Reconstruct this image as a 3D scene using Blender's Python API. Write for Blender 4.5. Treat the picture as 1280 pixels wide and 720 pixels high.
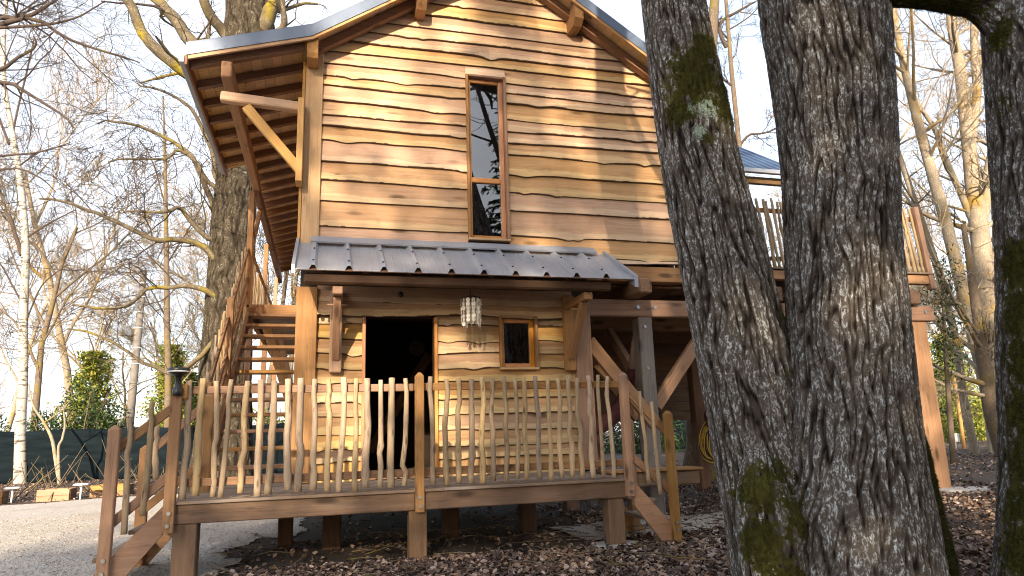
import bpy, math, random
import numpy as np
from mathutils import Matrix, Vector
for o in list(bpy.data.objects): bpy.data.objects.remove(o, do_unlink=True)
SC = bpy.context.scene
COL = SC.collection
rnd = random.Random(7)
nrs = np.random.RandomState(11)
rad = math.radians

# ------------------------------------------------------------------ camera
YAW, PITCH, ROLL, FPX, EYE = rad(15.5), rad(11.95), rad(-1.83), 858.0, 1.12
_f = np.array([math.sin(YAW)*math.cos(PITCH), math.cos(YAW)*math.cos(PITCH), math.sin(PITCH)])
_r = np.array([math.cos(YAW), -math.sin(YAW), 0.0])
_u = np.cross(_r, _f)
_c, _s = math.cos(ROLL), math.sin(ROLL)
CR, CU, CF = _r*_c+_u*_s, -_r*_s+_u*_c, _f
CPOS = np.array([0.0, 0.0, EYE])
cam_d = bpy.data.cameras.new('camera')
cam = bpy.data.objects.new('camera', cam_d); COL.objects.link(cam)
cam_d.sensor_fit = 'HORIZONTAL'; cam_d.sensor_width = 36.0; cam_d.lens = FPX/1280*36
cam_d.clip_start = 0.05; cam_d.clip_end = 1500
cam.matrix_world = Matrix(((CR[0], CU[0], -CF[0], 0), (CR[1], CU[1], -CF[1], 0), (CR[2], CU[2], -CF[2], EYE), (0, 0, 0, 1)))
SC.camera = cam
def ray(x, y): return CR*((x-640)/FPX) - CU*((y-360)/FPX) + CF
def PY(x, y, Y): d = ray(x, y); return CPOS + d*(Y/d[1])
def PX(x, y, X): d = ray(x, y); return CPOS + d*(X/d[0])
def PZ(x, y, Z): d = ray(x, y); return CPOS + d*((Z-EYE)/d[2])
def PD(x, y, D): return CPOS + ray(x, y)*D          # D = distance along the view axis
def proj(V):
    q = np.asarray(V) - CPOS
    return 640+FPX*(q@CR)/(q@CF), 360-FPX*(q@CU)/(q@CF)

# ------------------------------------------------------------------ sky, sun, exposure
SUN_EL, SUN_AZ = rad(19), rad(198)      # azimuth clockwise from +Y: low, behind the viewer
w = bpy.data.worlds.new('World'); SC.world = w; w.use_nodes = True
nt = w.node_tree; nt.nodes.clear()
sky = nt.nodes.new('ShaderNodeTexSky'); sky.sky_type = 'NISHITA'; sky.sun_disc = False
sky.sun_elevation = SUN_EL; sky.sun_rotation = SUN_AZ; sky.air_density = 1.0; sky.dust_density = 2.0; sky.ozone_density = 1.0
bg = nt.nodes.new('ShaderNodeBackground'); bg.inputs[1].default_value = 0.14
ow = nt.nodes.new('ShaderNodeOutputWorld')
# thin bright cloud veil over the whole sky
tcw = nt.nodes.new('ShaderNodeTexCoord'); nzw = nt.nodes.new('ShaderNodeTexNoise'); nzw.inputs['Scale'].default_value = 2.6; nzw.inputs['Detail'].default_value = 6; nzw.inputs['Roughness'].default_value = .6
nt.links.new(tcw.outputs['Generated'], nzw.inputs['Vector'])
mrw = nt.nodes.new('ShaderNodeMapRange'); nt.links.new(nzw.outputs[0], mrw.inputs[0]); mrw.inputs[1].default_value = .35; mrw.inputs[2].default_value = .62; mrw.inputs[3].default_value = .50; mrw.inputs[4].default_value = .92
mxw = nt.nodes.new('ShaderNodeMix'); mxw.data_type = 'RGBA'; nt.links.new(mrw.outputs[0], mxw.inputs[0]); nt.links.new(sky.outputs[0], mxw.inputs[6]); mxw.inputs[7].default_value = (2.16, 2.18, 2.26, 1)
nt.links.new(mxw.outputs[2], bg.inputs[0]); nt.links.new(bg.outputs[0], ow.inputs[0])
sd = bpy.data.lights.new('sun', 'SUN'); sd.energy = 3.1; sd.angle = rad(0.8); sd.color = (1.0, 0.82, 0.60)
so = bpy.data.objects.new('sun', sd); COL.objects.link(so)
SDIR = Vector((math.sin(SUN_AZ)*math.cos(SUN_EL), math.cos(SUN_AZ)*math.cos(SUN_EL), math.sin(SUN_EL)))
so.rotation_euler = SDIR.to_track_quat('Z', 'Y').to_euler()
so.location = SDIR*60
SC.view_settings.view_transform = 'Standard'; SC.view_settings.look = 'None'
SC.view_settings.exposure = 2.05; SC.view_settings.gamma = 1.0; SC.view_settings.use_curve_mapping = False
SC.render.engine = 'CYCLES'
SC.cycles.use_denoising = True; SC.cycles.filter_width = 1.05
SC.cycles.max_bounces = 6; SC.cycles.diffuse_bounces = 3; SC.cycles.glossy_bounces = 3; SC.cycles.transparent_max_bounces = 8
SC.cycles.sample_clamp_indirect = 6.0

# ------------------------------------------------------------------ noise
_perm = np.random.RandomState(3).permutation(512)
_g3 = np.random.RandomState(5).normal(size=(512, 3)); _g3 /= np.linalg.norm(_g3, axis=1)[:, None]
def perlin(x, y, z=0.0, px=0):
    x, y, z = np.broadcast_arrays(np.asarray(x, float), np.asarray(y, float), np.asarray(z, float))
    xi, yi, zi = np.floor(x).astype(int), np.floor(y).astype(int), np.floor(z).astype(int)
    xf, yf, zf = x-xi, y-yi, z-zi
    fade = lambda t: t*t*t*(t*(t*6-15)+10)
    u, v, w_ = fade(xf), fade(yf), fade(zf)
    def g(a, b, c):
        xx = (xi+a) % px if px else xi+a
        h = _perm[(_perm[(_perm[xx & 511]+yi+b) & 511]+zi+c) & 511]
        gg = _g3[h]
        return gg[..., 0]*(xf-a)+gg[..., 1]*(yf-b)+gg[..., 2]*(zf-c)
    L = lambda a, b, t: a+(b-a)*t
    return L(L(L(g(0,0,0), g(1,0,0), u), L(g(0,1,0), g(1,1,0), u), v), L(L(g(0,0,1), g(1,0,1), u), L(g(0,1,1), g(1,1,1), u), v), w_)

# ------------------------------------------------------------------ materials
def newmat(name):
    m = bpy.data.materials.new(name); m.use_nodes = True
    return m, m.node_tree.nodes, m.node_tree.links, m.node_tree.nodes['Principled BSDF']
def N(ns, t, **k):
    n = ns.new(t)
    for a, b in k.items(): setattr(n, a, b)
    return n
def mixc(ns, ls, fac, a, b, mode='MIX'):
    n = N(ns, 'ShaderNodeMix', data_type='RGBA', blend_type=mode)
    for s, v in ((0, fac), (6, a), (7, b)):
        if hasattr(v, 'is_output'): ls.new(v, n.inputs[s])
        elif s == 0: n.inputs[0].default_value = v
        else: n.inputs[s].default_value = (*v, 1)
    return n.outputs[2]
def ramp(ns, ls, src, p0, p1, c0=(0, 0, 0), c1=(1, 1, 1)):
    n = N(ns, 'ShaderNodeValToRGB'); e = n.color_ramp.elements
    e[0].position = p0; e[1].position = p1; e[0].color = (*c0, 1); e[1].color = (*c1, 1)
    ls.new(src, n.inputs[0]); return n.outputs[0]
def vmul(ns, ls, src, sc):
    n = N(ns, 'ShaderNodeVectorMath', operation='MULTIPLY'); ls.new(src, n.inputs[0]); n.inputs[1].default_value = sc
    return n.outputs[0]
def noise(ns, ls, vec, scale, detail=4, rough=.55, dist=0):
    n = N(ns, 'ShaderNodeTexNoise'); ls.new(vec, n.inputs['Vector'])
    n.inputs['Scale'].default_value = scale; n.inputs['Detail'].default_value = detail
    n.inputs['Roughness'].default_value = rough; n.inputs['Distortion'].default_value = dist
    return n.outputs[0]
def objvec(ns, ls, spread=37.0):
    tc = N(ns, 'ShaderNodeTexCoord'); oi = N(ns, 'ShaderNodeObjectInfo')
    m = N(ns, 'ShaderNodeMath', operation='MULTIPLY'); ls.new(oi.outputs['Random'], m.inputs[0]); m.inputs[1].default_value = spread
    a = N(ns, 'ShaderNodeVectorMath', operation='ADD'); ls.new(tc.outputs['Object'], a.inputs[0]); ls.new(m.outputs[0], a.inputs[1])
    return a.outputs[0], oi.outputs['Random']
def bump(ns, ls, b, h, strength=.4, dist=.01):
    n = N(ns, 'ShaderNodeBump'); n.inputs['Strength'].default_value = strength; n.inputs['Distance'].default_value = dist
    ls.new(h, n.inputs['Height']); ls.new(n.outputs[0], b.inputs['Normal'])

def wood(name, light, dark, stain=(.05, .035, .025), stain_amt=.5, rough=.72, knots=True, tint=.28, grey=None, grey_at=(.55, .75), sap=None, fs=1.0):
    m, ns, ls, b = newmat(name)
    v, rv = objvec(ns, ls)
    if fs != 1.0: v = vmul(ns, ls, v, (fs, fs, fs))
    g1 = noise(ns, ls, vmul(ns, ls, v, (1.3, 26, 26)), 1.0, 5, .6, .35)       # long grain
    g2 = noise(ns, ls, vmul(ns, ls, v, (4, 150, 150)), 1.0, 3, .6)            # fine fibre
    blot = noise(ns, ls, vmul(ns, ls, v, (1.6, 3.2, 3.2)), 1.0, 4, .6)        # blotches
    c = mixc(ns, ls, ramp(ns, ls, g1, .34, .68), light, dark)
    c = mixc(ns, ls, ramp(ns, ls, g2, .35, .75), c, tuple(x*.78 for x in light))
    c2 = mixc(ns, ls, ramp(ns, ls, blot, .42, .62), c, dark, 'MIX')
    c = mixc(ns, ls, .6, c, c2)
    if knots:
        vo = N(ns, 'ShaderNodeTexVoronoi'); vo.feature = 'F1'
        ls.new(vmul(ns, ls, v, (1.4, 4.5, 4.5)), vo.inputs['Vector']); vo.inputs['Scale'].default_value = 1.0
        kn = ramp(ns, ls, vo.outputs['Distance'], .08, .20, (1, 1, 1), (0, 0, 0))
        c = mixc(ns, ls, kn, c, tuple(x*.42 for x in dark))
    sk = noise(ns, ls, vmul(ns, ls, v, (.9, 55, 55)), 1.0, 4, .65, .25)
    skm = N(ns, 'ShaderNodeMath', operation='MULTIPLY'); ls.new(ramp(ns, ls, sk, .54, .70), skm.inputs[0]); skm.inputs[1].default_value = .55
    c = mixc(ns, ls, skm.outputs[0], c, tuple(x*.52 for x in dark))
    sp = noise(ns, ls, v, 60.0, 3, .8)
    spm = N(ns, 'ShaderNodeMath', operation='MULTIPLY'); ls.new(ramp(ns, ls, sp, .66, .74), spm.inputs[0]); spm.inputs[1].default_value = .6
    c = mixc(ns, ls, spm.outputs[0], c, tuple(x*.4 for x in dark))
    if sap:
        tcs = N(ns, 'ShaderNodeTexCoord'); sx = N(ns, 'ShaderNodeSeparateXYZ'); ls.new(tcs.outputs['Object'], sx.inputs[0])
        nm_ = N(ns, 'ShaderNodeMath', operation='MULTIPLY_ADD'); ls.new(noise(ns, ls, vmul(ns, ls, v, (1.5, 6, 6)), 1.0, 4, .6), nm_.inputs[0]); nm_.inputs[1].default_value = -.16; ls.new(sx.outputs['Z'], nm_.inputs[2])
        c = mixc(ns, ls, ramp(ns, ls, nm_.outputs[0], -.045, .0, (1, 1, 1), (0, 0, 0)), c, mixc(ns, ls, ramp(ns, ls, g1, .4, .7), sap, tuple(x*.75 for x in sap)))
    st = noise(ns, ls, vmul(ns, ls, v, (2.2, 9, 9)), 1.0, 5, .7)
    stf = N(ns, 'ShaderNodeMath', operation='MULTIPLY'); ls.new(ramp(ns, ls, st, .57, .74), stf.inputs[0]); stf.inputs[1].default_value = stain_amt
    c = mixc(ns, ls, stf.outputs[0], c, stain)
    if grey:
        gn = noise(ns, ls, vmul(ns, ls, v, (.9, 5, 5)), 1.0, 5, .7)
        c = mixc(ns, ls, ramp(ns, ls, gn, *grey_at), c, grey)
    hs = N(ns, 'ShaderNodeHueSaturation'); ls.new(c, hs.inputs['Color'])
    mr = N(ns, 'ShaderNodeMapRange'); ls.new(rv, mr.inputs[0]); mr.inputs[3].default_value = 1-tint; mr.inputs[4].default_value = 1+tint
    ls.new(mr.outputs[0], hs.inputs['Value'])
    rv2 = N(ns, 'ShaderNodeMath', operation='MULTIPLY'); ls.new(rv, rv2.inputs[0]); rv2.inputs[1].default_value = 7.31
    rv3 = N(ns, 'ShaderNodeMath', operation='FRACT'); ls.new(rv2.outputs[0], rv3.inputs[0])
    mr2 = N(ns, 'ShaderNodeMapRange'); ls.new(rv3.outputs[0], mr2.inputs[0]); mr2.inputs[3].default_value = .78; mr2.inputs[4].default_value = 1.12
    ls.new(mr2.outputs[0], hs.inputs['Saturation'])
    mr3 = N(ns, 'ShaderNodeMapRange'); ls.new(rv3.outputs[0], mr3.inputs[0]); mr3.inputs[3].default_value = .492; mr3.inputs[4].default_value = .508
    ls.new(mr3.outputs[0], hs.inputs['Hue'])
    ls.new(hs.outputs[0], b.inputs['Base Color'])
    b.inputs['Roughness'].default_value = rough
    b.inputs['Specular IOR Level'].default_value = .25
    bump(ns, ls, b, mixc(ns, ls, .5, g1, g2), .6, .008)
    return m
def plain(name, col, rough=.5, metal=0.0, var=.15, scale=8, bmp=0.0):
    m, ns, ls, b = newmat(name)
    v, rv = objvec(ns, ls)
    n = noise(ns, ls, v, scale, 5, .6)
    ls.new(mixc(ns, ls, n, tuple(x*(1-var) for x in col), tuple(min(1, x*(1+var)) for x in col)), b.inputs['Base Color'])
    b.inputs['Roughness'].default_value = rough; b.inputs['Metallic'].default_value = metal
    if bmp: bump(ns, ls, b, n, bmp, .01)
    return m
M = {}
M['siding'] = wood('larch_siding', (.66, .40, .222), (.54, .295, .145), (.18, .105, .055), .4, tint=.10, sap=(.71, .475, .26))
M['siding_low'] = wood('golden_siding', (.54, .32, .145), (.40, .215, .085), (.14, .08, .04), .5, tint=.14, sap=(.60, .41, .19))  # golden pine tone, lowered further to add the shade under the porch roof
M['bark_edge'] = plain('bark_edge', (.10, .060, .035), .95, var=.5, scale=30, bmp=.5)
M['corner'] = wood('pale_pine', (.64, .43, .24), (.53, .32, .16), (.17, .13, .10), .7, tint=.1)
M['newpine'] = wood('new_pine', (.60, .37, .18), (.50, .27, .12), (.2, .13, .08), .3, tint=.08)
M['treated'] = wood('treated_pine', (.38, .21, .098), (.25, .125, .055), (.07, .042, .028), .8, tint=.16, fs=1.4)
M['beam'] = wood('brown_beam', (.22, .13, .066), (.125, .068, .035), (.04, .03, .022), .65, tint=.1, grey=(.17, .135, .11), grey_at=(.55, .8))
M['oakbeam'] = wood('tan_beam', (.42, .23, .11), (.30, .15, .065), (.06, .04, .03), .7, tint=.12)
M['greywood'] = wood('weathered_post', (.27, .225, .19), (.19, .15, .12), (.07, .055, .045), .6, tint=.1)
M['deckboard'] = wood('deck_board', (.27, .195, .14), (.19, .125, .085), (.07, .05, .04), .6, tint=.18, grey=(.30, .26, .225), grey_at=(.45, .7))
M['darkbeam'] = wood('dark_stain_shade_beam', (.075, .038, .022), (.05, .025, .014), (.03, .02, .015), .5, tint=.1)  # dark stain, deepened to carry shade on the porch beam and rear posts
M['rafter'] = wood('dark_rafter', (.25, .13, .072), (.17, .085, .045), (.05, .03, .022), .4, tint=.12)  # rafters coloured dark to put in the shadow under the eaves
M['soffit'] = wood('soffit_board', (.62, .40, .20), (.48, .28, .12), (.14, .08, .045), .35, tint=.14)
M['frame'] = wood('varnished_frame', (.62, .27, .055), (.50, .19, .035), (.3, .12, .03), .2, rough=.35, knots=False, tint=.03)
M['stick'] = wood('peeled_branch', (.48, .36, .225), (.35, .24, .14), (.10, .055, .035), 1.0, tint=.25, fs=2.6)
M['steel'] = plain('zinc_bolt', (.30, .31, .33), .45, 1.0)
M['black'] = plain('black_plastic', (.012, .012, .013), .35)
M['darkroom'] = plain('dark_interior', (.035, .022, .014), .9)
M['rope'] = plain('yellow_rope', (.55, .36, .05), .8, var=.3, scale=60)
M['hammock'] = plain('maroon_cloth', (.09, .028, .03), .9, var=.6, scale=40)
M['hammockpale'] = plain('striped_cloth', (.30, .20, .16), .9, var=.5, scale=50)
M['shell'] = plain('capiz_shell', (.72, .66, .56), .25, var=.2, scale=30)
M['white'] = plain('white_plastic', (.72, .74, .75), .4)
M['concrete'] = plain('pale_concrete', (.42, .40, .38), .9, var=.25, scale=14, bmp=.4)
M['pole'] = plain('utility_pole_grey', (.17, .155, .145), .9, var=.35, scale=6)
M['stake'] = plain('stake_wood', (.48, .27, .10), .8, var=.2)
M['wire'] = plain('cable_black', (.03, .03, .035), .6)

def metal(name, col, rough, var=.2):
    m, ns, ls, b = newmat(name); v, rv = objvec(ns, ls)
    n = noise(ns, ls, vmul(ns, ls, v, (1, 1, 1)), 3.0, 6, .65)
    n2 = noise(ns, ls, v, 22.0, 4, .7)
    c = mixc(ns, ls, n, tuple(x*(1-var) for x in col), tuple(x*(1+var) for x in col))
    c = mixc(ns, ls, ramp(ns, ls, n2, .62, .8), c, tuple(x*.55 for x in col))
    ls.new(c, b.inputs['Base Color']); b.inputs['Metallic'].default_value = .22
    ls.new(ramp(ns, ls, n2, .2, .9, (rough-.12,)*3, (rough+.18,)*3), b.inputs['Roughness'])
    return m
M['sheet'] = metal('galvanised_sheet', (.34, .365, .42), .40)
M['flash'] = metal('blue_grey_flashing', (.13, .17, .25), .42, .10)
M['bluesheet'] = metal('slate_blue_sheet', (.055, .10, .19), .35, .1)

def glass_mat():
    m, ns, ls, b = newmat('window_glass')
    ns.remove(b); out = ns['Material Output']
    fr = N(ns, 'ShaderNodeFresnel'); fr.inputs[0].default_value = 2.5
    gl = N(ns, 'ShaderNodeBsdfGlossy'); gl.inputs['Roughness'].default_value = .012; gl.inputs[0].default_value = (.95, .97, 1, 1)
    tr = N(ns, 'ShaderNodeBsdfTransparent'); tr.inputs[0].default_value = (.55, .58, .58, 1)
    mx = N(ns, 'ShaderNodeMixShader'); ls.new(fr.outputs[0], mx.inputs[0]); ls.new(tr.outputs[0], mx.inputs[1]); ls.new(gl.outputs[0], mx.inputs[2])
    ls.new(mx.outputs[0], out.inputs[0]); return m
M['glass'] = glass_mat()

def bark_mat(name, plate, fissure, lichen, moss=(.040, .048, .010), lich_amt=.5, fis_attr=True, rugged=1.0):
    m, ns, ls, b = newmat(name)
    tc = N(ns, 'ShaderNodeTexCoord'); v = tc.outputs['Object']
    n1 = noise(ns, ls, vmul(ns, ls, v, (1, 1, .35)), 30, 5, .65, .3)
    n2 = noise(ns, ls, v, 5.5, 6, .62)
    n3 = noise(ns, ls, v, 55, 4, .7)
    c = mixc(ns, ls, ramp(ns, ls, n1, .3, .7), tuple(x*.62 for x in plate), plate)
    # pale crust lichen in flecks on the ridges
    fl = noise(ns, ls, vmul(ns, ls, v, (1, 1, .5)), 48, 6, .8, .6)
    f1 = N(ns, 'ShaderNodeMath', operation='MULTIPLY'); ls.new(ramp(ns, ls, fl, .50, .60), f1.inputs[0]); ls.new(ramp(ns, ls, n2, .60-lich_amt*.3, .72-lich_amt*.2), f1.inputs[1])
    fac = f1.outputs[0]
    if fis_attr:
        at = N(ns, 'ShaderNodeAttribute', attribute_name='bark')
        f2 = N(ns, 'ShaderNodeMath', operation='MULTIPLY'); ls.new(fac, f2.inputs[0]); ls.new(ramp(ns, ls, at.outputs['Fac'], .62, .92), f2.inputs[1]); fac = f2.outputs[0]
    c = mixc(ns, ls, fac, c, lichen)
    if fis_attr:
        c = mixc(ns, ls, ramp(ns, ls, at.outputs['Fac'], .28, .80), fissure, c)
        lt = N(ns, 'ShaderNodeAttribute', attribute_name='lichen')
        le = N(ns, 'ShaderNodeMath', operation='ADD'); ls.new(lt.outputs['Fac'], le.inputs[0])
        n4 = noise(ns, ls, v, 75, 6, .75)
        n4m = N(ns, 'ShaderNodeMath', operation='MULTIPLY_ADD'); ls.new(n4, n4m.inputs[0]); n4m.inputs[1].default_value = 3.4; n4m.inputs[2].default_value = -1.7
        ls.new(n4m.outputs[0], le.inputs[1])
        c = mixc(ns, ls, ramp(ns, ls, le.outputs[0], .48, .60), c, mixc(ns, ls, ramp(ns, ls, n3, .35, .65), (.13, .18, .14), (.33, .41, .34)))
        mt = N(ns, 'ShaderNodeAttribute', attribute_name='moss')
        me_ = N(ns, 'ShaderNodeMath', operation='ADD'); ls.new(mt.outputs['Fac'], me_.inputs[0])
        n5m = N(ns, 'ShaderNodeMath', operation='MULTIPLY_ADD'); ls.new(noise(ns, ls, v, 16, 6, .7), n5m.inputs[0]); n5m.inputs[1].default_value = 2.8; n5m.inputs[2].default_value = -1.4
        ls.new(n5m.outputs[0], me_.inputs[1])
        mcol = mixc(ns, ls, ramp(ns, ls, noise(ns, ls, v, 25, 4, .7), .35, .65), tuple(x*.45 for x in moss), tuple(x*1.35 for x in moss))
        c = mixc(ns, ls, ramp(ns, ls, me_.outputs[0], .42, .58), c, mcol)
    else:
        mn = noise(ns, ls, v, 1.1, 4, .6)
        c = mixc(ns, ls, ramp(ns, ls, mn, .52, .66), c, moss)
    ls.new(c, b.inputs['Base Color']); b.inputs['Roughness'].default_value = .95; b.inputs['Specular IOR Level'].default_value = .12
    h = mixc(ns, ls, .5, n1, n3)
    bump(ns, ls, b, h, .75*rugged, .012)
    return m
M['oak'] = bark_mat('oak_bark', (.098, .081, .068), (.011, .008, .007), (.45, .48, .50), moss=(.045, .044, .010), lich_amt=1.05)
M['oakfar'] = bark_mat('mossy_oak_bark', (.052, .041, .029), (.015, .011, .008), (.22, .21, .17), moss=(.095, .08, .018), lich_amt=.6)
M['greybark'] = bark_mat('grey_bark', (.30, .25, .19), (.1, .08, .06), (.50, .44, .34), moss=(.26, .17, .045), lich_amt=.6, fis_attr=False)
M['brownbark'] = bark_mat('brown_bark', (.15, .115, .085), (.05, .04, .03), (.26, .22, .17), moss=(.17, .13, .04), lich_amt=.4, fis_attr=False)
M['twigbark'] = bark_mat('dark_twig_bark', (.085, .065, .058), (.04, .03, .02), (.14, .12, .10), moss=(.09, .075, .03), lich_amt=.3, fis_attr=False)
def birch_mat():
    m, ns, ls, b = newmat('birch_bark'); tc = N(ns, 'ShaderNodeTexCoord'); v = tc.outputs['Object']
    n = noise(ns, ls, vmul(ns, ls, v, (3, 3, 11)), 1.0, 5, .65)
    c = mixc(ns, ls, ramp(ns, ls, n, .53, .62), (.36, .33, .29), (.045, .035, .03))
    ls.new(c, b.inputs['Base Color']); b.inputs['Roughness'].default_value = .8; return m
M['birch'] = birch_mat()
def leaf_mat(name, rough=.6, trans=.0, spec=.3):
    m, ns, ls, b = newmat(name); at = N(ns, 'ShaderNodeAttribute', attribute_name='col')
    ls.new(at.outputs['Color'], b.inputs['Base Color']); b.inputs['Roughness'].default_value = rough; b.inputs['Specular IOR Level'].default_value = spec
    if trans:
        out = ns['Material Output']; t = N(ns, 'ShaderNodeBsdfTranslucent'); ls.new(at.outputs['Color'], t.inputs[0])
        mx = N(ns, 'ShaderNodeMixShader'); mx.inputs[0].default_value = trans
        ls.new(b.outputs[0], mx.inputs[1]); ls.new(t.outputs[0], mx.inputs[2]); ls.new(mx.outputs[0], out.inputs[0])
    return m
M['leaf'] = leaf_mat('evergreen_leaf', .45, .25)
M['litter'] = leaf_mat('dry_leaf', .75, .0, .3)
M['pebble'] = leaf_mat('pebble', .85, 0, .2)
def ground_mat():
    m, ns, ls, b = newmat('leafy_soil'); tc = N(ns, 'ShaderNodeTexCoord'); v = tc.outputs['Object']
    a = noise(ns, ls, v, 24, 6, .7); c0 = noise(ns, ls, v, 1.2, 4, .6)
    c = mixc(ns, ls, ramp(ns, ls, a, .32, .7), (.012, .008, .006), (.070, .044, .030))
    c = mixc(ns, ls, ramp(ns, ls, c0, .35, .7), c, mixc(ns, ls, ramp(ns, ls, a, .4, .7), (.025, .016, .011), (.11, .072, .048)))
    ls.new(c, b.inputs['Base Color']); b.inputs['Roughness'].default_value = .95
    bump(ns, ls, b, a, .8, .03); return m
M['ground'] = ground_mat()
def gravel_mat():
    m, ns, ls, b = newmat('pale_gravel'); tc = N(ns, 'ShaderNodeTexCoord'); v = tc.outputs['Object']
    vo = N(ns, 'ShaderNodeTexVoronoi'); ls.new(v, vo.inputs['Vector']); vo.inputs['Scale'].default_value = 55
    a = noise(ns, ls, v, 90, 3, .7); c0 = noise(ns, ls, v, 1.0, 5, .6)
    c = mixc(ns, ls, ramp(ns, ls, vo.outputs['Color'], .1, .95), (.28, .26, .24), (.58, .545, .51))
    c = mixc(ns, ls, ramp(ns, ls, a, .62, .75), c, (.16, .13, .11))
    c = mixc(ns, ls, ramp(ns, ls, c0, .50, .78), c, (.34, .29, .235))
    ls.new(c, b.inputs['Base Color']); b.inputs['Roughness'].default_value = .9
    bump(ns, ls, b, vo.outputs['Distance'], .6, .012); return m
M['gravel'] = gravel_mat()
def net_mat():
    m, ns, ls, b = newmat('black_netting'); tc = N(ns, 'ShaderNodeTexCoord'); v = tc.outputs['Object']
    a = noise(ns, ls, vmul(ns, ls, v, (.5, .5, 3)), 2, 5, .6)
    ls.new(mixc(ns, ls, ramp(ns, ls, a, .35, .7), (.003, .006, .009), (.008, .014, .018)), b.inputs['Base Color']); b.inputs['Roughness'].default_value = .8; b.inputs['Specular IOR Level'].default_value = .05
    bump(ns, ls, b, a, .5, .05); return m
M['net'] = net_mat()

# ------------------------------------------------------------------ builders
WM = {}
def link(o, parent=None, W=None):
    COL.objects.link(o); W = W or Matrix.Identity(4); WM[o.name] = W
    if parent is not None:
        o.parent = parent; o.matrix_basis = WM[parent.name].inverted() @ W
    else: o.matrix_basis = W
    return o
def tag(o, label=None, cat=None, group=None, kind=None):
    for k, v in (('label', label), ('category', cat), ('group', group), ('kind', kind)):
        if v: o[k] = v
    return o
def empty(name, loc, label, cat, group=None):
    o = bpy.data.objects.new(name, None); o.empty_display_size = .2
    link(o, None, Matrix.Translation(Vector(loc))); return tag(o, label, cat, group)
def raw_mesh(name, V, F, mats, smooth=False, mi=None, attrs=None):
    """V (n,3); F list of int arrays (k,3)/(k,4) or list of tuples."""
    me = bpy.data.meshes.new(name)
    if isinstance(F, list) and F and not isinstance(F[0], np.ndarray):
        me.from_pydata([tuple(map(float, v)) for v in V], [], F)
    else:
        if isinstance(F, np.ndarray): F = [F]
        V = np.ascontiguousarray(V, dtype=np.float32)
        loops = np.concatenate([f.ravel() for f in F]).astype(np.int32)
        tot = np.concatenate([np.full(len(f), f.shape[1]) for f in F])
        st = np.concatenate([[0], np.cumsum(tot)[:-1]]).astype(np.int32)
        me.vertices.add(len(V)); me.vertices.foreach_set('co', V.ravel())
        me.loops.add(len(loops)); me.loops.foreach_set('vertex_index', loops)
        me.polygons.add(len(st)); me.polygons.foreach_set('loop_start', st)
    if mi is not None: me.polygons.foreach_set('material_index', np.asarray(mi, dtype=np.int32))
    if smooth: me.polygons.foreach_set('use_smooth', np.ones(len(me.polygons), dtype=bool))
    for m in (mats if isinstance(mats, (list, tuple)) else [mats]): me.materials.append(m)
    for k, a in (attrs or {}).items():
        a = np.asarray(a, dtype=np.float32)
        if a.ndim == 1: at = me.attributes.new(k, 'FLOAT', 'POINT'); at.data.foreach_set('value', a)
        else: at = me.attributes.new(k, 'FLOAT_COLOR', 'POINT'); at.data.foreach_set('color', np.c_[a, np.ones(len(a))].astype(np.float32).ravel())
    me.update(); me.validate(clean_customdata=False); return me
def mobj(name, me, parent=None, W=None):
    return link(bpy.data.objects.new(name, me), parent, W)
_bc = {}
def box_mesh(L, w_, h, mat, bev):
    k = (round(L, 4), round(w_, 4), round(h, 4), mat.name, round(bev, 4))
    if k in _bc: return _bc[k]
    b = min(bev, w_*.3, h*.3)
    # ring profile: 8-gon section, chamfered end caps
    prof = [(w_/2-b, h/2), (w_/2, h/2-b), (w_/2, -h/2+b), (w_/2-b, -h/2), (-w_/2+b, -h/2), (-w_/2, -h/2+b), (-w_/2, h/2-b), (-w_/2+b, h/2)]
    cap = [(max(min(a, w_/2-b), -w_/2+b), max(min(c, h/2-b), -h/2+b)) for a, c in prof]
    V = [(-L/2, *p) for p in cap]+[(-L/2+b, *p) for p in prof]+[(L/2-b, *p) for p in prof]+[(L/2, *p) for p in cap]
    F = [tuple(range(8))]
    for r in range(3):
        for i in range(8):
            j = (i+1) % 8; F.append((r*8+i, (r+1)*8+i, (r+1)*8+j, r*8+j))
    F.append(tuple(reversed(range(24, 32))))
    me = raw_mesh('plank', V, F, mat); _bc[k] = me; return me
def frame_of(a, b, up=(0, 0, 1)):
    a, b = Vector(a), Vector(b); x = (b-a).normalized(); u = Vector(up)
    if abs(x.dot(u)) > .98: u = Vector((0, 1, 0)) if abs(x.y) < .9 else Vector((1, 0, 0))
    y = u.cross(x).normalized(); z = x.cross(y)
    m = Matrix((x, y, z)).transposed().to_4x4(); m.translation = (a+b)/2; return m
def plank(name, a, b, w_, h, mat, parent, up=(0, 0, 1), bev=.006):
    """beam from a to b; w_ across (horizontal), h along 'up'."""
    L = (Vector(b)-Vector(a)).length
    return mobj(name, box_mesh(L, w_, h, M[mat], bev), parent, frame_of(a, b, up))
def bx(name, x0, x1, y0, y1, z0, z1, mat, parent, axis='x', bev=.006):
    c = ((x0+x1)/2, (y0+y1)/2, (z0+z1)/2); dx, dy, dz = x1-x0, y1-y0, z1-z0
    if axis == 'x': return plank(name, (x0, c[1], c[2]), (x1, c[1], c[2]), dy, dz, mat, parent, bev=bev)
    if axis == 'y': return plank(name, (c[0], y0, c[2]), (c[0], y1, c[2]), dx, dz, mat, parent, bev=bev)
    return plank(name, (c[0], c[1], z0), (c[0], c[1], z1), dx, dy, mat, parent, up=(0, 1, 0), bev=bev)
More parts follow.
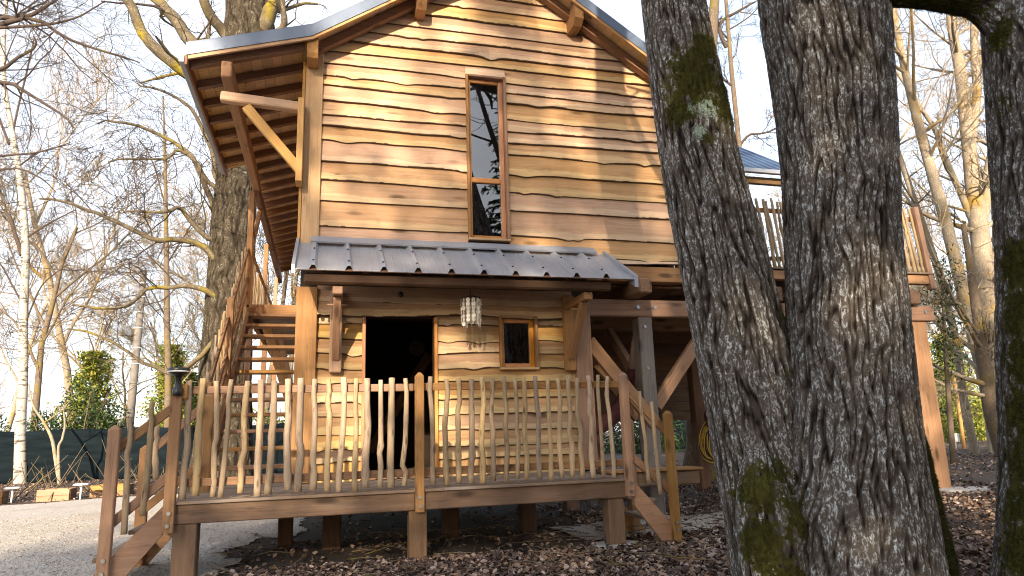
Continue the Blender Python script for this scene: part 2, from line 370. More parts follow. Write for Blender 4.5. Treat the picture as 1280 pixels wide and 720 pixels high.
def prism_mesh(name, poly, depth, mat):
    """poly in local XZ, extruded along +Y by depth."""
    n = len(poly); V = [(p[0], 0, p[1]) for p in poly]+[(p[0], depth, p[1]) for p in poly]
    F = [tuple(range(n)), tuple(reversed(range(n, 2*n)))]+[(i, i+n, (i+1) % n+n, (i+1) % n) for i in range(n)]
    me = raw_mesh(name, V, F, mat)
    import bmesh
    bm = bmesh.new(); bm.from_mesh(me); bmesh.ops.recalc_face_normals(bm, faces=bm.faces); bm.to_mesh(me); bm.free(); return me
class Tubes:
    def __init__(s): s.V = []; s.F = []; s.n = 0
    def add(s, pts, rr, k=6, cap=True):
        pts = np.asarray(pts, float); n = len(pts); rr = np.broadcast_to(np.asarray(rr, float), (n,))
        t = np.gradient(pts, axis=0); t /= np.linalg.norm(t, axis=1)[:, None]+1e-9
        ref = np.array([0, 0, 1.0]) if abs(t[0][2]) < .9 else np.array([1.0, 0, 0])
        u = np.cross(t, ref); nu = np.linalg.norm(u, axis=1)
        if (nu < .15).any(): u = np.cross(t, np.array([.6, .8, 0.0]) if ref[2] else np.array([0, .6, .8])); nu = np.linalg.norm(u, axis=1)
        u /= nu[:, None]+1e-9; v = np.cross(t, u)
        a = np.arange(k)*2*math.pi/k
        ring = pts[:, None, :]+rr[:, None, None]*(np.cos(a)[None, :, None]*u[:, None, :]+np.sin(a)[None, :, None]*v[:, None, :])
        s.V.append(ring.reshape(-1, 3))
        i = np.arange(n-1)[:, None]*k; j = np.arange(k)[None, :]; j2 = (j+1) % k
        s.F.append((np.stack([i+j, i+k+j, i+k+j2, i+j2], -1).reshape(-1, 4)+s.n))
        if cap:
            s.V.append(pts[[0, -1]]); c0 = s.n+n*k
            f0 = np.stack([np.full(k, c0), np.arange(k)+s.n, (np.arange(k)+1) % k+s.n, (np.arange(k)+1) % k+s.n], -1)
            f1 = np.stack([np.full(k, c0+1), (np.arange(k)+1) % k+s.n+(n-1)*k, np.arange(k)+s.n+(n-1)*k, np.arange(k)+s.n+(n-1)*k], -1)
            s.C = getattr(s, 'C', []); s.C += [f0[:, :3], f1[:, :3]]; s.n += 2
        s.n += n*k
    def mesh(s, name, mat, smooth=True):
        F = [np.concatenate(s.F)]
        if getattr(s, 'C', None): F.append(np.concatenate(s.C))
        return raw_mesh(name, np.concatenate(s.V), F, mat, smooth)
def tube(name, pts, rr, mat, parent=None, k=8):
    t = Tubes(); t.add(pts, rr, k); c = Vector(np.mean(pts, axis=0)); t.V = [v-np.array(c) for v in t.V]
    return mobj(name, t.mesh(name, M[mat]), parent, Matrix.Translation(c))
def smooth_path(pts, n):
    pts = np.asarray(pts, float); t = np.linspace(0, len(pts)-1, n); i = np.clip(t.astype(int), 0, len(pts)-2); f = (t-i)[:, None]
    P = lambda j: pts[np.clip(j, 0, len(pts)-1)]
    p0, p1, p2, p3 = P(i-1), P(i), P(i+1), P(i+2)
    return .5*((2*p1)+(-p0+p2)*f+(2*p0-5*p1+4*p2-p3)*f**2+(-p0+3*p1-3*p2+p3)*f**3)

# ================================================================== GROUND
def ground_z(x, y):
    x = np.asarray(x, float); y = np.asarray(y, float)
    z = .05*perlin(x*.35, y*.35, 1.7)+.02*perlin(x*1.3, y*1.3, 4.2)
    z = z + np.clip((x-5)*.022, 0, .12)
    fade = np.clip((np.hypot(x, y-7)-40)/30, 0, 1)
    return (z*(1-fade))
def spaced(lo, hi, a, b, step, grow=1.25):
    c = list(np.arange(a, b+step/2, step)); s = step
    while c[-1] < hi: s *= grow; c.append(c[-1]+s)
    s = step
    while c[0] > lo: s *= grow; c.insert(0, c[0]-s)
    return np.array(c)
def sheet(name, xs, ys, dz, mat, mask=None):
    X, Y = np.meshgrid(xs, ys); Z = ground_z(X, Y)+dz
    V = np.stack([X, Y, Z], -1).reshape(-1, 3); nx = len(xs)
    i, j = np.meshgrid(np.arange(nx-1), np.arange(len(ys)-1)); a = (j*nx+i).ravel()
    F = np.stack([a, a+1, a+nx+1, a+nx], -1)
    if mask is not None:
        cx = V[F].mean(1); F = F[mask(cx[:, 0], cx[:, 1])]
        u, inv = np.unique(F, return_inverse=True); V = V[u]; F = inv.reshape(F.shape)
    return mobj(name, raw_mesh(name, V, F, mat, True))
g = sheet('ground', spaced(-400, 400, -14, 14, .2), spaced(-300, 420, 1, 30, .2), 0, M['ground'])
tag(g, 'brown woodland soil covered by dead leaves around the cabin', 'ground', kind='structure')
def drive_mask(x, y):
    n = .5*perlin(x*.8, y*.8, 9.1)+.18*perlin(x*3.1, y*3.1, 2.2)
    a = (x < -.75+n-np.clip((7.6-y)*.22, 0, 3)) & (y > 3.5+n) & (y < 16.6+.28*(x+7)+n*.8) & (x > -40)
    b = (x < -.3+n) & (y > 9.0+n) & (y < 14) & (x > -3)
    return a | b
def path_mask(x, y):
    n = .35*perlin(x*1.1, y*1.1, 3.3)+.15*perlin(x*4.1, y*4.1, 6.2)
    return (np.abs(y-(7.75+.12*(x-3)+n*.5)) < .62+n*.5) & (x > 2.7+n) & (x < 7.3+n)
d = sheet('gravel_drive', np.r_[np.arange(-34, -3, .15), np.arange(-3, 1.6, .035)], np.r_[np.arange(3, 10, .035), np.arange(10, 17.6, .09)], .012, M['gravel'], drive_mask)
tag(d, 'pale gravel drive beside the cabin steps', 'drive', kind='structure')
d = sheet('gravel_path', np.arange(2.2, 8, .05), np.arange(6, 10, .05), .012, M['gravel'], path_mask)
tag(d, 'pale gravel path by the short stairs under the terrace', 'path', kind='structure')

# ================================================================== CABIN
YW = 8.40; WL, WR, APX = -.30, 4.78, 2.27
DECK = .645; UPZ = 3.42
U = lambda x: 7.60-.675*abs(x-APX)            # underside of the rafters
cabin = empty('timber_cabin', (2.27, 13.5, 0), 'two-storey timber cabin clad in wavy-edged boards under a gabled metal roof', 'cabin')

def siding(x0, x1, z0, z1, seed, parent, yb=YW, clip=None, wav=.018, nm='siding_board', mat='siding'):
    """one lapped live-edge board: wavy bark edge along its foot, leaning out over the board below."""
    r = np.random.RandomState(seed); n = max(6, int((x1-x0)/.05)); t = np.linspace(0, 1, n)
    xx = x0+(x1-x0)*t
    ph = r.uniform(0, 50)
    wv = wav*(perlin(xx*.9+ph, ph*.3, .3)*2.0+perlin(xx*2.9+ph, 2.2, ph)*.5+.14*perlin(xx*11+ph, 7.2, ph))
    for _q in range(r.choice([0, 1, 1, 2])):
        c = r.uniform(x0, x1); wv = wv-r.uniform(.015, .034)*np.exp(-((xx-c)/r.uniform(.05, .14))**2)
    top = z1+.035; lean = r.uniform(-.006, .006)
    zb = z0+wv+lean*(t-.5)*2; zm = zb+.013+.010*np.abs(perlin(xx*6+ph, 1.1, 3.0))
    yo = -.040-.012*r.rand()-.006*perlin(xx*2+ph, 9, 9)
    rows = [(zb+.004, np.full(n, .0)), (zb, yo+.012), (zb+.006, yo), (zm, yo-.001), ((zb+top)/2, yo*.58-.005), (np.full(n, top), np.full(n, -.006)), (np.full(n, top), np.full(n, .004))]
    bk = perlin(xx*2.3+ph, 3.3, ph)+.5*perlin(xx*9+ph, 1.3, ph)+r.uniform(-.25, .25)
    V = []
    for z, y in rows:
        if clip: lo, hi = clip; xl = np.maximum(x0, lo(z)); xr = np.minimum(x1, hi(z)); xq = xl+(xr-xl)*t
        else: xq = xx
        V.append(np.stack([xq, y, z], -1))
    m = len(rows); V = np.concatenate(V); o = np.array([(x0+x1)/2, yb, z0])
    V = V-np.array([o[0], 0, o[2]])
    F = []; mi = []
    for k in range(m-1):
        for i in range(n-1):
            F.append((k*n+i, k*n+i+1, (k+1)*n+i+1, (k+1)*n+i)); mi.append(1 if k in (0, 1) or (k == 2 and bk[i] > .10) else 0)
    for i, rev in ((0, True), (n-1, False)):
        f = [k*n+i for k in range(m)]; F.append(tuple(f if not rev else reversed(f))); mi.append(0)
    me = raw_mesh(nm, V, F, [M[mat], M['bark_edge']], False, mi)
    return mobj(nm, me, parent, Matrix.Translation(Vector(o)))

# upper wall -----------------------------------------------------------------
WX0, WX1, WZ0, WZ1 = 1.79, 2.28, 3.60, 5.88          # upper window opening
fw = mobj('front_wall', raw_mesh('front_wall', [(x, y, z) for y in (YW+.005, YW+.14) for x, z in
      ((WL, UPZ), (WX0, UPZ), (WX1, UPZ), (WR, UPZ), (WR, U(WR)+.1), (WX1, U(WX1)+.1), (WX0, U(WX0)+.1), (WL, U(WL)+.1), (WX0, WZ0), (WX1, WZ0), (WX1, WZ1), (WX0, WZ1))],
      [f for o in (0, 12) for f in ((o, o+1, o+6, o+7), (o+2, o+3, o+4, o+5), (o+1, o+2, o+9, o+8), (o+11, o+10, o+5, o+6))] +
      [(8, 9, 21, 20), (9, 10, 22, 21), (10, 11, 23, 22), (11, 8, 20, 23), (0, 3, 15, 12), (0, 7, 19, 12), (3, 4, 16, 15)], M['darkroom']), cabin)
rows = [UPZ-.02]
for y in (287, 256, 231, 208, 182, 165, 151, 135, 115, 102, 88, 72, 59, 44, 30, 14, -2, -18, -36, -54, -72):
    z = PY(480, y, YW)[2]
    if z > rows[-1]+.09: rows.append(z)
while rows[-1] < 7.55: rows.append(rows[-1]+rnd.uniform(.15, .2))
seed = 100
inv_lo = lambda z: np.maximum(WL+.20, APX-(7.72-z)/.675)
inv_hi = lambda z: np.minimum(WR-.03, APX+(7.72-z)/.675)
for i in range(len(rows)-1):
    z0, z1 = rows[i], rows[i+1]; seed += 1
    if z0 > 7.45: break
    spans = [(WL+.20, WR-.03)]
    zc = (z0+z1)/2
    if z1 > WZ0-.06 and z0 < WZ1+.0: spans = [(WL+.20, WX0-.035), (WX1+.035, WR-.03)]
    elif z1 < WZ0 or zc > 6.3: spans = [(WL+.20, WR-.03)]
    if len(spans) == 2 and z1 > WZ1+.05: siding(WX0-.033, WX1+.033, WZ1+.04, z1, seed*7+5, fw, clip=(inv_lo, inv_hi), wav=.004)
    for k, (a, b) in enumerate(spans):
        j = rnd.uniform(-.022, .022) if k else 0
        wv = .022 if 4.6 < z0 < 5.9 else .012
        siding(a, b, z0+j, z1+j, seed*7+k, fw, clip=(inv_lo, inv_hi), wav=wv)
# corner boards
bx('corner_board', WL-.01, WL+.20, YW-.075, YW+.10, UPZ, 5.98, 'corner', cabin, 'z')
bx('corner_strip', WL-.05, WL-.015, YW-.06, YW+.12, 3.3, 5.85, 'newpine', cabin, 'z')
bx('corner_board', WR-.03, WR+.05, YW-.07, YW+.10, UPZ-.1, 5.85, 'newpine', cabin, 'z')

def window(x0, x1, z0, z1, parts, name='window'):
    """outer timber box with varnished sashes set back in it."""
    yo = YW-.075
    wdw = mobj(name, box_mesh(.001+x1-x0+.07, .14, .03, M['corner'], .004), cabin, frame_of((x0-.035, yo+.06, z0-.012), (x1+.035, yo+.06, z0-.012)))
    bx('frame', x0-.035, x0-.002, yo-.006, YW+.05, z0+.004, z1+.03, 'oakbeam', wdw, 'z')
    bx('frame', x1+.002, x1+.035, yo-.006, YW+.05, z0+.004, z1+.03, 'oakbeam', wdw, 'z')
    bx('frame', x0, x1, yo-.004, YW+.05, z1, z1+.032, 'oakbeam', wdw, 'x')
    fy0, fy1 = YW-.005, YW+.06; t = .052
    bx('sash', x0, x0+t*.75, fy0, fy1, z0+.005, z1-.002, 'frame', wdw, 'z', .008)
    bx('sash', x1-t*1.15, x1, fy0, fy1, z0+.005, z1-.002, 'frame', wdw, 'z', .008)
    zs = [z0+.005]+parts+[z1-.002]
    for k, z in enumerate(zs):
        h = t if k in (0, len(zs)-1) else t*1.35
        za = z if k == 0 else (z-h if k == len(zs)-1 else z-h/2)
        bx('sash', x0+t*.75, x1-t*1.15, fy0+.004, fy1, za, za+h, 'frame', wdw, 'x', .008)
    for k in range(len(zs)-1):
        za, zb = zs[k]+.02, zs[k+1]-.02
        me = raw_mesh('pane', [(x0+.02, YW+.03, za), (x1-.03, YW+.03, za), (x1-.03, YW+.03, zb), (x0+.02, YW+.03, zb)], [(0, 1, 2, 3)], M['glass'])
        mobj('pane', me, wdw)
    return wdw
window(WX0, WX1, WZ0, WZ1, [4.42])

# lower wall -----------------------------------------------------------------
DX0, DX1, DZ1 = .475, 1.305, 2.56
SX0, SX1, SZ0, SZ1 = 2.165, 2.60, 1.93, 2.56
LZ0, LZ1 = .62, 2.80
LX0, LX1 = -.10, 3.14
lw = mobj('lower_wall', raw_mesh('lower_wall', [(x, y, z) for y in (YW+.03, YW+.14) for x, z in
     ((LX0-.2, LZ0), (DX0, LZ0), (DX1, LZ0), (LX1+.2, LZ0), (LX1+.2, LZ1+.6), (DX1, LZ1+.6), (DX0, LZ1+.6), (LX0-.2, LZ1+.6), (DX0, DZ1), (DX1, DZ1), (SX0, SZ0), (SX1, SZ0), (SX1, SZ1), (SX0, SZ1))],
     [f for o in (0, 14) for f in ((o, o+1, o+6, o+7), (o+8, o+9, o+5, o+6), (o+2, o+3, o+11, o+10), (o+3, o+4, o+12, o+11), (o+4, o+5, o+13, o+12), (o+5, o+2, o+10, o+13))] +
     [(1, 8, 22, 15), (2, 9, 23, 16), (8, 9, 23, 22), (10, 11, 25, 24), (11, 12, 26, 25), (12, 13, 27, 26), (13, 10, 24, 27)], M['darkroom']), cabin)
z = LZ0; lrows = [z]
while z < 2.5: z += rnd.choice((.17, .19, .205, .215)); lrows.append(z)
lrows[-1] = DZ1
for i in range(len(lrows)-1):
    z0, z1 = lrows[i], lrows[i+1]; seed += 1
    sp = [(LX0, DX0-.04)]
    if z1 > SZ0+.03: sp += [(DX1+.04, SX0-.035), (SX1+.035, LX1)]
    else: sp += [(DX1+.04, LX1)]
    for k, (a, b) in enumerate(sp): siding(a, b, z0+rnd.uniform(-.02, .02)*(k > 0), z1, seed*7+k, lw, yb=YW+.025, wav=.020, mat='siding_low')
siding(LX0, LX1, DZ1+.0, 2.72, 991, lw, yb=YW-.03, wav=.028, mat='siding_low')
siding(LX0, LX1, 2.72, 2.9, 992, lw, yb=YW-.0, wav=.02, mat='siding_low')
for a in (DX0-.04, DX1): bx('door_frame', a, a+.04, YW-.055, YW+.14, DECK, DZ1, 'frame', cabin, 'z')
bx('door_threshold', DX0, DX1, YW-.04, YW+.14, DECK, DECK+.03, 'oakbeam', cabin)
window(SX0, SX1, SZ0, SZ1, [])
# room behind the doorway: floor, walls, ceiling, a slanted brace and a round wall lamp
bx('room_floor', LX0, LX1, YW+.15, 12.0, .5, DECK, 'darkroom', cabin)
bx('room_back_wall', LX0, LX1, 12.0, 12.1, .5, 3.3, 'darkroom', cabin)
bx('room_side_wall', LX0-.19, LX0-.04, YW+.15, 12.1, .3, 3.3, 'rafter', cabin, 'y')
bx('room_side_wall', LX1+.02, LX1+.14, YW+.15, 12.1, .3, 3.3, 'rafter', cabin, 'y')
plank('inner_brace', (.75, 11.8, .9), (1.75, 11.8, 2.5), .08, .16, 'oakbeam', cabin)
bx('inner_shelf', .5, 1.5, 11.6, 11.98, 1.9, 1.95, 'oakbeam', cabin)
def disc_mesh(name, r, t, mat, n=20):
    a = np.arange(n)*2*math.pi/n; V = [(r*math.cos(q), y, r*math.sin(q)) for y in (0, t) for q in a]
    F = [tuple(range(n)), tuple(reversed(range(n, 2*n)))]+[(i, i+n, (i+1) % n+n, (i+1) % n) for i in range(n)]
    return raw_mesh(name, V, F, mat)
mobj('wall_plate', disc_mesh('wall_plate', .14, .03, M['greywood']), cabin, Matrix.Translation((1.55, 11.9, 2.62)))
# shell of the upper storey
bx('floor_slab', WL+.02, WR-.02, YW+.16, 19, 3.10, 3.32, 'rafter', cabin, 'y')
bx('side_wall', WL, WL+.1, YW+.15, 19, 3.33, 6.0, 'siding', cabin, 'y')
bx('side_wall', WR-.1, WR, YW+.15, 19, 3.33, 6.0, 'siding', cabin, 'y')
bx('back_wall', WL+.11, WR-.11, 18.9, 19, 3.33, 6.0, 'siding', cabin)
bx('inner_partition', WL+.12, WR-.12, 11, 11.1, 3.33, 7.0, 'darkroom', cabin)
# posts that frame the lower storey
bx('corner_post', -.335, -.095, YW-.085, YW+.14, DECK, 2.90, 'oakbeam', cabin, 'z')
bx('porch_post', 3.135, 3.36, YW-.085, YW+.14, DECK, 2.85, 'oakbeam', cabin, 'z')
plank('knee_brace', (3.36, YW+.03, 2.28), (4.24, YW+.03, 1.18), .08, .17, 'oakbeam', cabin)
bx('floor_beam', 3.37, WR+.05, YW-.02, YW+.14, 3.10, 3.31, 'oakbeam', cabin)
bx('joist_end', 4.0, 4.19, 8.12, YW+.6, 2.885, 3.09, 'oakbeam', cabin, 'y', .02)
siding(3.4, WR+.02, 3.33, 3.42, 771, fw, wav=.03)

# main roof ------------------------------------------------------------------
YF, YB = 7.98, 19.3
def roof_pt(x, dz): return (x, U(x)+dz)
def along(name, pa, pb, y0, y1, t, mat, parent, lift=0):
    """slab between two XZ points, thickness t upward, from y0 to y1."""
    (x0, z0), (x1, z1) = pa, pb
    poly = [(x0, z0), (x1, z1), (x1, z1+t), (x0, z0+t)]; cx, cz = (x0+x1)/2, (z0+z1)/2
    me = prism_mesh(name, [(a-cx, b-cz) for a, b in poly], y1-y0, M[mat])
    return mobj(name, me, parent, Matrix.Translation((cx, y0, cz)))
XB = -.235; EX = -1.62; EZ = 5.47; RX = 5.35           # break of slope, lean-to eave, right eave
ZB = U(XB)
LS = (ZB-EZ)/(XB-EX); UL = lambda x: ZB-LS*(XB-x)
rm = along('roof', (APX, U(APX)+.165), (RX, U(RX)+.165), YF+.02, YB, .05, 'sheet', cabin)
rl = along('roof', (XB, U(XB)+.165), (APX, U(APX)+.165), YF+.02, YB, .05, 'sheet', cabin)
rs = along('roof', (EX-.02, UL(EX)+.125), (XB, UL(XB)+.165), YF+.02, 11.6, .05, 'sheet', cabin)
rs2 = along('roof', (-1.3, UL(-1.3)+.135), (XB, UL(XB)+.165), 11.61, YB, .05, 'sheet', cabin)
for (a, b, q) in ((( APX, U(APX)), (RX, U(RX)), 0), ((XB, U(XB)), (APX, U(APX)), 0), ((EX, UL(EX)), (XB, UL(XB)), 1)):
    along('barge_board', (a[0], a[1]+.045), (b[0], b[1]+.045), YF, YF+.03, .11, 'newpine', cabin)
    along('metal_flashing', (a[0]-.03*q, a[1]+.085), (b[0], b[1]+.085), YF-.012, YF-.004, .155, 'flash', cabin)
    fl = along('metal_flashing', (a[0]-.03*q, a[1]+.2415), (b[0], b[1]+.2415), YF-.012, YF+.2, .006, 'flash', cabin)
for a, b in (((APX, U(APX)), (RX, U(RX))), ((XB, U(XB)), (APX, U(APX)))):
    along('rafter', (a[0], a[1]-.015), (b[0], b[1]-.015), YW-.17, YW-.065, .125, 'rafter', cabin)
# soffit planks of the gable overhang
for side in (-1, 1):
    k = 0; s = .06
    while s < 3.05:
        x0 = APX+side*s; x1 = APX+side*(s+.098); s += .102
        if x1 < XB or x1 > RX: break
        pa, pb = sorted(((x0, U(x0)+.12), (x1, U(x1)+.12)))
        along('soffit_board', pa, pb, YF+.031, YW-.0, .03, 'soffit', rl if side < 0 else rm)
# lean-to soffit planks, rafters, purlin
s = XB-.01
while s > EX+.03:
    x1 = s; x0 = s-.118; s -= .122; yend = 11.58 if x0 < -1.32 else YB-.1
    along('soffit_board', (x0, UL(x0)+.10), (x1, UL(x1)+.10), YF+.032, yend, .022, 'soffit', rs)
y = YF+.12; k = 0
while y < YB-.1:
    xe = EX+.01 if y < 11.5 else -1.28
    along('rafter', (xe, UL(xe)-.005), (WL-.03, UL(WL-.03)-.005), y, y+.075, .10, 'rafter', cabin); y += .50
bx('eave_board', EX-.035, EX-.005, YF-.003, 11.6, UL(EX)-.03, UL(EX)+.125, 'rafter', cabin, 'y')
bx('gutter', EX-.10, EX-.04, YF, 11.6, UL(EX)+.0, UL(EX)+.09, 'sheet', cabin, 'y')
bx('purlin', -1.265, -1.145, YF+.05, 12.0, 5.36, 5.565, 'oakbeam', cabin, 'y', .012)
bx('purlin', -1.255, -1.155, 12.0, 19.2, 5.30, 5.50, 'rafter', cabin, 'y', .012)
for X, dz in ((-.232, 0), (1.13, 0), (3.33, 0)):
    zt = U(X)+.0 if X > 0 else U(X)+.02
    poly = [(0, 0), (0, -.22), (.10, -.30), (.42, -.30), (.42, 0)] if X > 0 else [(0, 0), (0, -.25), (.03, -.31), (.42, -.31), (.42, 0)]
    me = prism_mesh('purlin_end', [(a, b) for a, b in poly], .13, M['oakbeam'])
    mobj('purlin_end', me, cabin, Matrix.Translation((X+.065, YF+.045, zt+.12)) @ Matrix.Rotation(math.pi/2, 4, 'Z'))
# knee bracket holding the lean-to
plank('bracket_arm', (-1.27, 8.17, 5.255-.09), (WL-.02, 8.17, 5.20-.09), .11, .12, 'newpine', cabin, bev=.015)
plank('bracket_brace', (-.98, 8.17, 5.06), (WL-.04, 8.17, 4.30), .08, .11, 'newpine', cabin)
bx('bracket_strip', WL-.085, WL-.012, 8.10, 8.32, 4.14, 5.22, 'newpine', cabin, 'z')

# porch roof -----------------------------------------------------------------
PYF, PZF, PYT, PZT = 7.42, 2.90, 8.34, 3.45
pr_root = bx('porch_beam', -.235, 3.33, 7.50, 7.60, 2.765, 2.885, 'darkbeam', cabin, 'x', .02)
def ribbed(name, x0, x1, yf, zf, yt, zt, mat, parent, first, pitch, rh=.055, rw=.045, tw=.016):
    prof = [(x0, 0)]; x = first
    while x < x1-.03:
        prof += [(x-rw, 0), (x-tw, rh), (x+tw, rh), (x+rw, 0)]
        for q in (.33, .66):
            xx = x+pitch*q
            if xx < x1-.02: prof += [(xx-.012, 0), (xx, .004), (xx+.012, 0)]
        x += pitch
    prof.append((x1, 0)); prof = sorted(prof, key=lambda p: p[0])
    n = len(prof); V = []; th = .004
    for (y, z) in ((yf, zf), (yt, zt)):
        for dz in (0, -th): V += [(p[0], y, z+p[1]+dz) for p in prof]
    F = []
    for i in range(n-1):
        F += [(i, i+1, 2*n+i+1, 2*n+i), (n+i+1, n+i, 3*n+i, 3*n+i+1), (i+1, i, n+i, n+i+1), (2*n+i, 2*n+i+1, 3*n+i+1, 3*n+i)]
    F += [(0, 2*n, 3*n, n), (n-1, 2*n-1, 4*n-1, 3*n-1)]
    return mobj(name, raw_mesh(name, V, F, M[mat]), parent)
psh = ribbed('metal_sheet', -.33, 3.62, PYF, PZF, PYT, PZT, 'sheet', cabin, -.14, .375)
slope = (PZT-PZF)/(PYT-PYF)
for i in range(10):
    xs_ = -.14+.375*i
    for yy in (7.55, 7.95):
        mobj('screw', box_mesh(.022, .022, .014, M['black'], .003), psh, Matrix.Translation((xs_, yy, PZF+(yy-PYF)*slope+.06)))
along('end_flashing', (3.615, PZF-.10), (3.64, PZF-.10), PYF, PYF+.006, .14, 'sheet', cabin)
me = raw_mesh('end_flashing', [(x, y, z+dz) for x in (3.60, 3.645) for (y, z) in ((PYF-.004, PZF), (PYT, PZT)) for dz in (-.10, .045)],
     [(0, 1, 3, 2), (4, 6, 7, 5), (1, 5, 7, 3), (0, 2, 6, 4), (0, 4, 5, 1), (2, 3, 7, 6)], M['sheet']); mobj('end_flashing', me, cabin)
me = raw_mesh('end_flashing', [(x, y, z+dz) for x in (-.36, -.325) for (y, z) in ((PYF-.004, PZF), (PYT, PZT)) for dz in (-.05, .05)],
     [(0, 1, 3, 2), (4, 6, 7, 5), (1, 5, 7, 3), (0, 2, 6, 4), (0, 4, 5, 1), (2, 3, 7, 6)], M['sheet']); mobj('end_flashing', me, cabin)
me = raw_mesh('wall_flashing', [(x, *p) for x in (-.19, 3.46) for p in ((8.20, 3.413), (8.335, 3.50), (8.335, 3.53), (8.32, 3.53), (8.19, 3.43))],
     [(0, 1, 6, 5), (1, 2, 7, 6), (2, 3, 8, 7), (3, 4, 9, 8), (4, 0, 5, 9), (4, 3, 2, 1, 0), (5, 6, 7, 8, 9)], M['sheet']); mobj('wall_flashing', me, cabin)
for i in range(8):
    x = -.05+i*.48
    plank('porch_rafter', (x, 7.605, PZF+.045), (x, 8.30, PZT-.085), .06, .075, 'rafter', pr_root)
for i in range(7):
    yy = 7.47+i*.125
    plank('roof_lath', (-.30, yy, PZF-.012+(yy-PYF)*slope), (3.59, yy, PZF-.012+(yy-PYF)*slope), .10, .012, 'rafter', pr_root, up=(0, -slope, 1))
for X in (.125, 3.05):
    br = bx('bracket', X-.07, X+.07, YW-.13, YW-.04, 1.88, 2.86, 'newpine' if X < 1 else 'oakbeam', cabin, 'z', .01)
    bx('arm', X-.055, X+.055, 7.56, YW-.13, 2.665, 2.76, 'oakbeam', br, 'y', .01)
    plank('strut', (X, 7.72, 2.67), (X, YW-.13, 2.05), .085, .10, 'oakbeam', br)
    bx('peg', X-.11, X+.11, 7.90, 7.92, 2.60, 2.62, 'newpine', br, 'x', .003)

# ================================================================== FRONT DECK
YD = 6.60
deck = empty('porch_deck', (.9, 7.4, 0), 'raised timber porch deck with a railing of peeled branches and short steps at both ends', 'deck')
DL, DR = -1.24, 2.97
bx('fascia_beam', DL, .84, YD, YD+.07, .455, .618, 'beam', deck, bev=.008)
bx('fascia_beam', .845, DR, YD+.001, YD+.07, .455, .618, 'beam', deck, bev=.008)
bx('side_beam', DL+.0, DL+.07, YD+.075, 8.3, .455, .616, 'beam', deck, 'y')
bx('side_beam', DR-.07, DR, YD+.075, 8.3, .455, .616, 'beam', deck, 'y')
for x in np.arange(DL+.6, DR-.2, .52): bx('joist', x, x+.06, YD+.075, 8.3, .47, .614, 'rafter', deck, 'y')
y = YD-.03; k = 0
while y < 8.27:
    cut = rnd.uniform(-.6, 2.2)
    for a, b in ((DL-.02, cut-.002), (cut+.002, DR+.02)):
        z = DECK+rnd.uniform(-.002, .002)
        bx('deck_board', a, b, y, y+.136, z-.027, z, 'deckboard', deck, bev=.004)
    y += .142
# raised walk to the foot of the side stairs
for i in range(4):
    bx('deck_board', DL-.02, -.36, 8.32+i*.142, 8.32+i*.142+.136, DECK-.027, DECK, 'deckboard', deck, bev=.004)
bx('side_beam', DL, DL+.07, 8.30, 8.9, .455, .616, 'beam', deck, 'y')
# supports
def gz(x, y): return float(ground_z(x, y))
for x, y, wd in ((-1.10, YD+.10, .19), (.87, YD+.10, .165), (2.84, YD+.10, .17), (.12, 7.9, .19), (2.3, 7.95, .17), (-.35, 8.0, .15), (1.4, 7.95, .17)):
    bx('support_post', x-wd/2, x+wd/2, y-wd/2+.0, y+wd/2, gz(x, y)-.05, .453 if y < 7 else .468, 'beam' if y < 7 else 'darkbeam', deck, 'z', .01)  # rear posts coloured darker to put in the shade under the deck
bolt_me = disc_mesh('bolt', .017, .014, M['steel'], 10)
def post(xc, yf, z0, z1, wd=.088, dp=.07, mat='treated', bolts=(), point=True, nm='railing_post'):
    ht = .035 if point else .0; w2, d2, b = wd/2, dp/2, .006
    prof = [(-w2+b, -d2), (w2-b, -d2), (w2, -d2+b), (w2, d2-b), (w2-b, d2), (-w2+b, d2), (-w2, d2-b), (-w2, -d2+b)]
    L = z1-z0
    V = [(-L/2, y, x) for x, y in prof]+[(L/2-ht, y, x) for x, y in prof]+[(L/2, y*.25, x*.25) for x, y in prof]
    F = [tuple(range(8))]+[(r*8+i, r*8+(i+1) % 8, r*8+8+(i+1) % 8, r*8+8+i) for r in range(2) for i in range(8)]+[tuple(reversed(range(16, 24)))]
    me = raw_mesh(nm, V, F, M[mat])
    import bmesh
    bm = bmesh.new(); bm.from_mesh(me); bmesh.ops.recalc_face_normals(bm, faces=bm.faces); bm.to_mesh(me); bm.free()
    W = Matrix(((0, 0, 1, xc), (0, 1, 0, yf+dp/2), (1, 0, 0, (z0+z1)/2), (0, 0, 0, 1)))
    p = mobj(nm, me, deck, W)
    for zb in bolts: mobj('bolt', bolt_me, p, Matrix.Translation((xc+rnd.uniform(-.006, .006), yf-.014, zb)))
    return p
XPL, XPM, XPR = PY(213, 600, YD-.07)[0], PY(525, 560, YD-.07)[0], PY(786, 560, YD-.07)[0]
postL = post(XPL, YD-.071, .40, 1.53, bolts=(.455, .555), point=False)
post(XPM, YD-.071, .445, 1.715, .082, bolts=(.495, .575))
post(XPR, YD-.071, .475, 1.70, .085, bolts=(.52, .60))
bx('lantern_block', XPL-.0, XPL+.085, YD-.06, YD-.002, 1.5, 1.625, 'treated', deck, 'z')
for z0, z1 in ((1.545, 1.615), (.755, .825)):
    bx('rail', XPL+.05, XPM-.045, YD+.03, YD+.065, z0, z1, 'treated', deck)
    bx('rail', XPM-.04, XPR+.03, YD+.031, YD+.066, z0+.004, z1+.004, 'treated', deck)
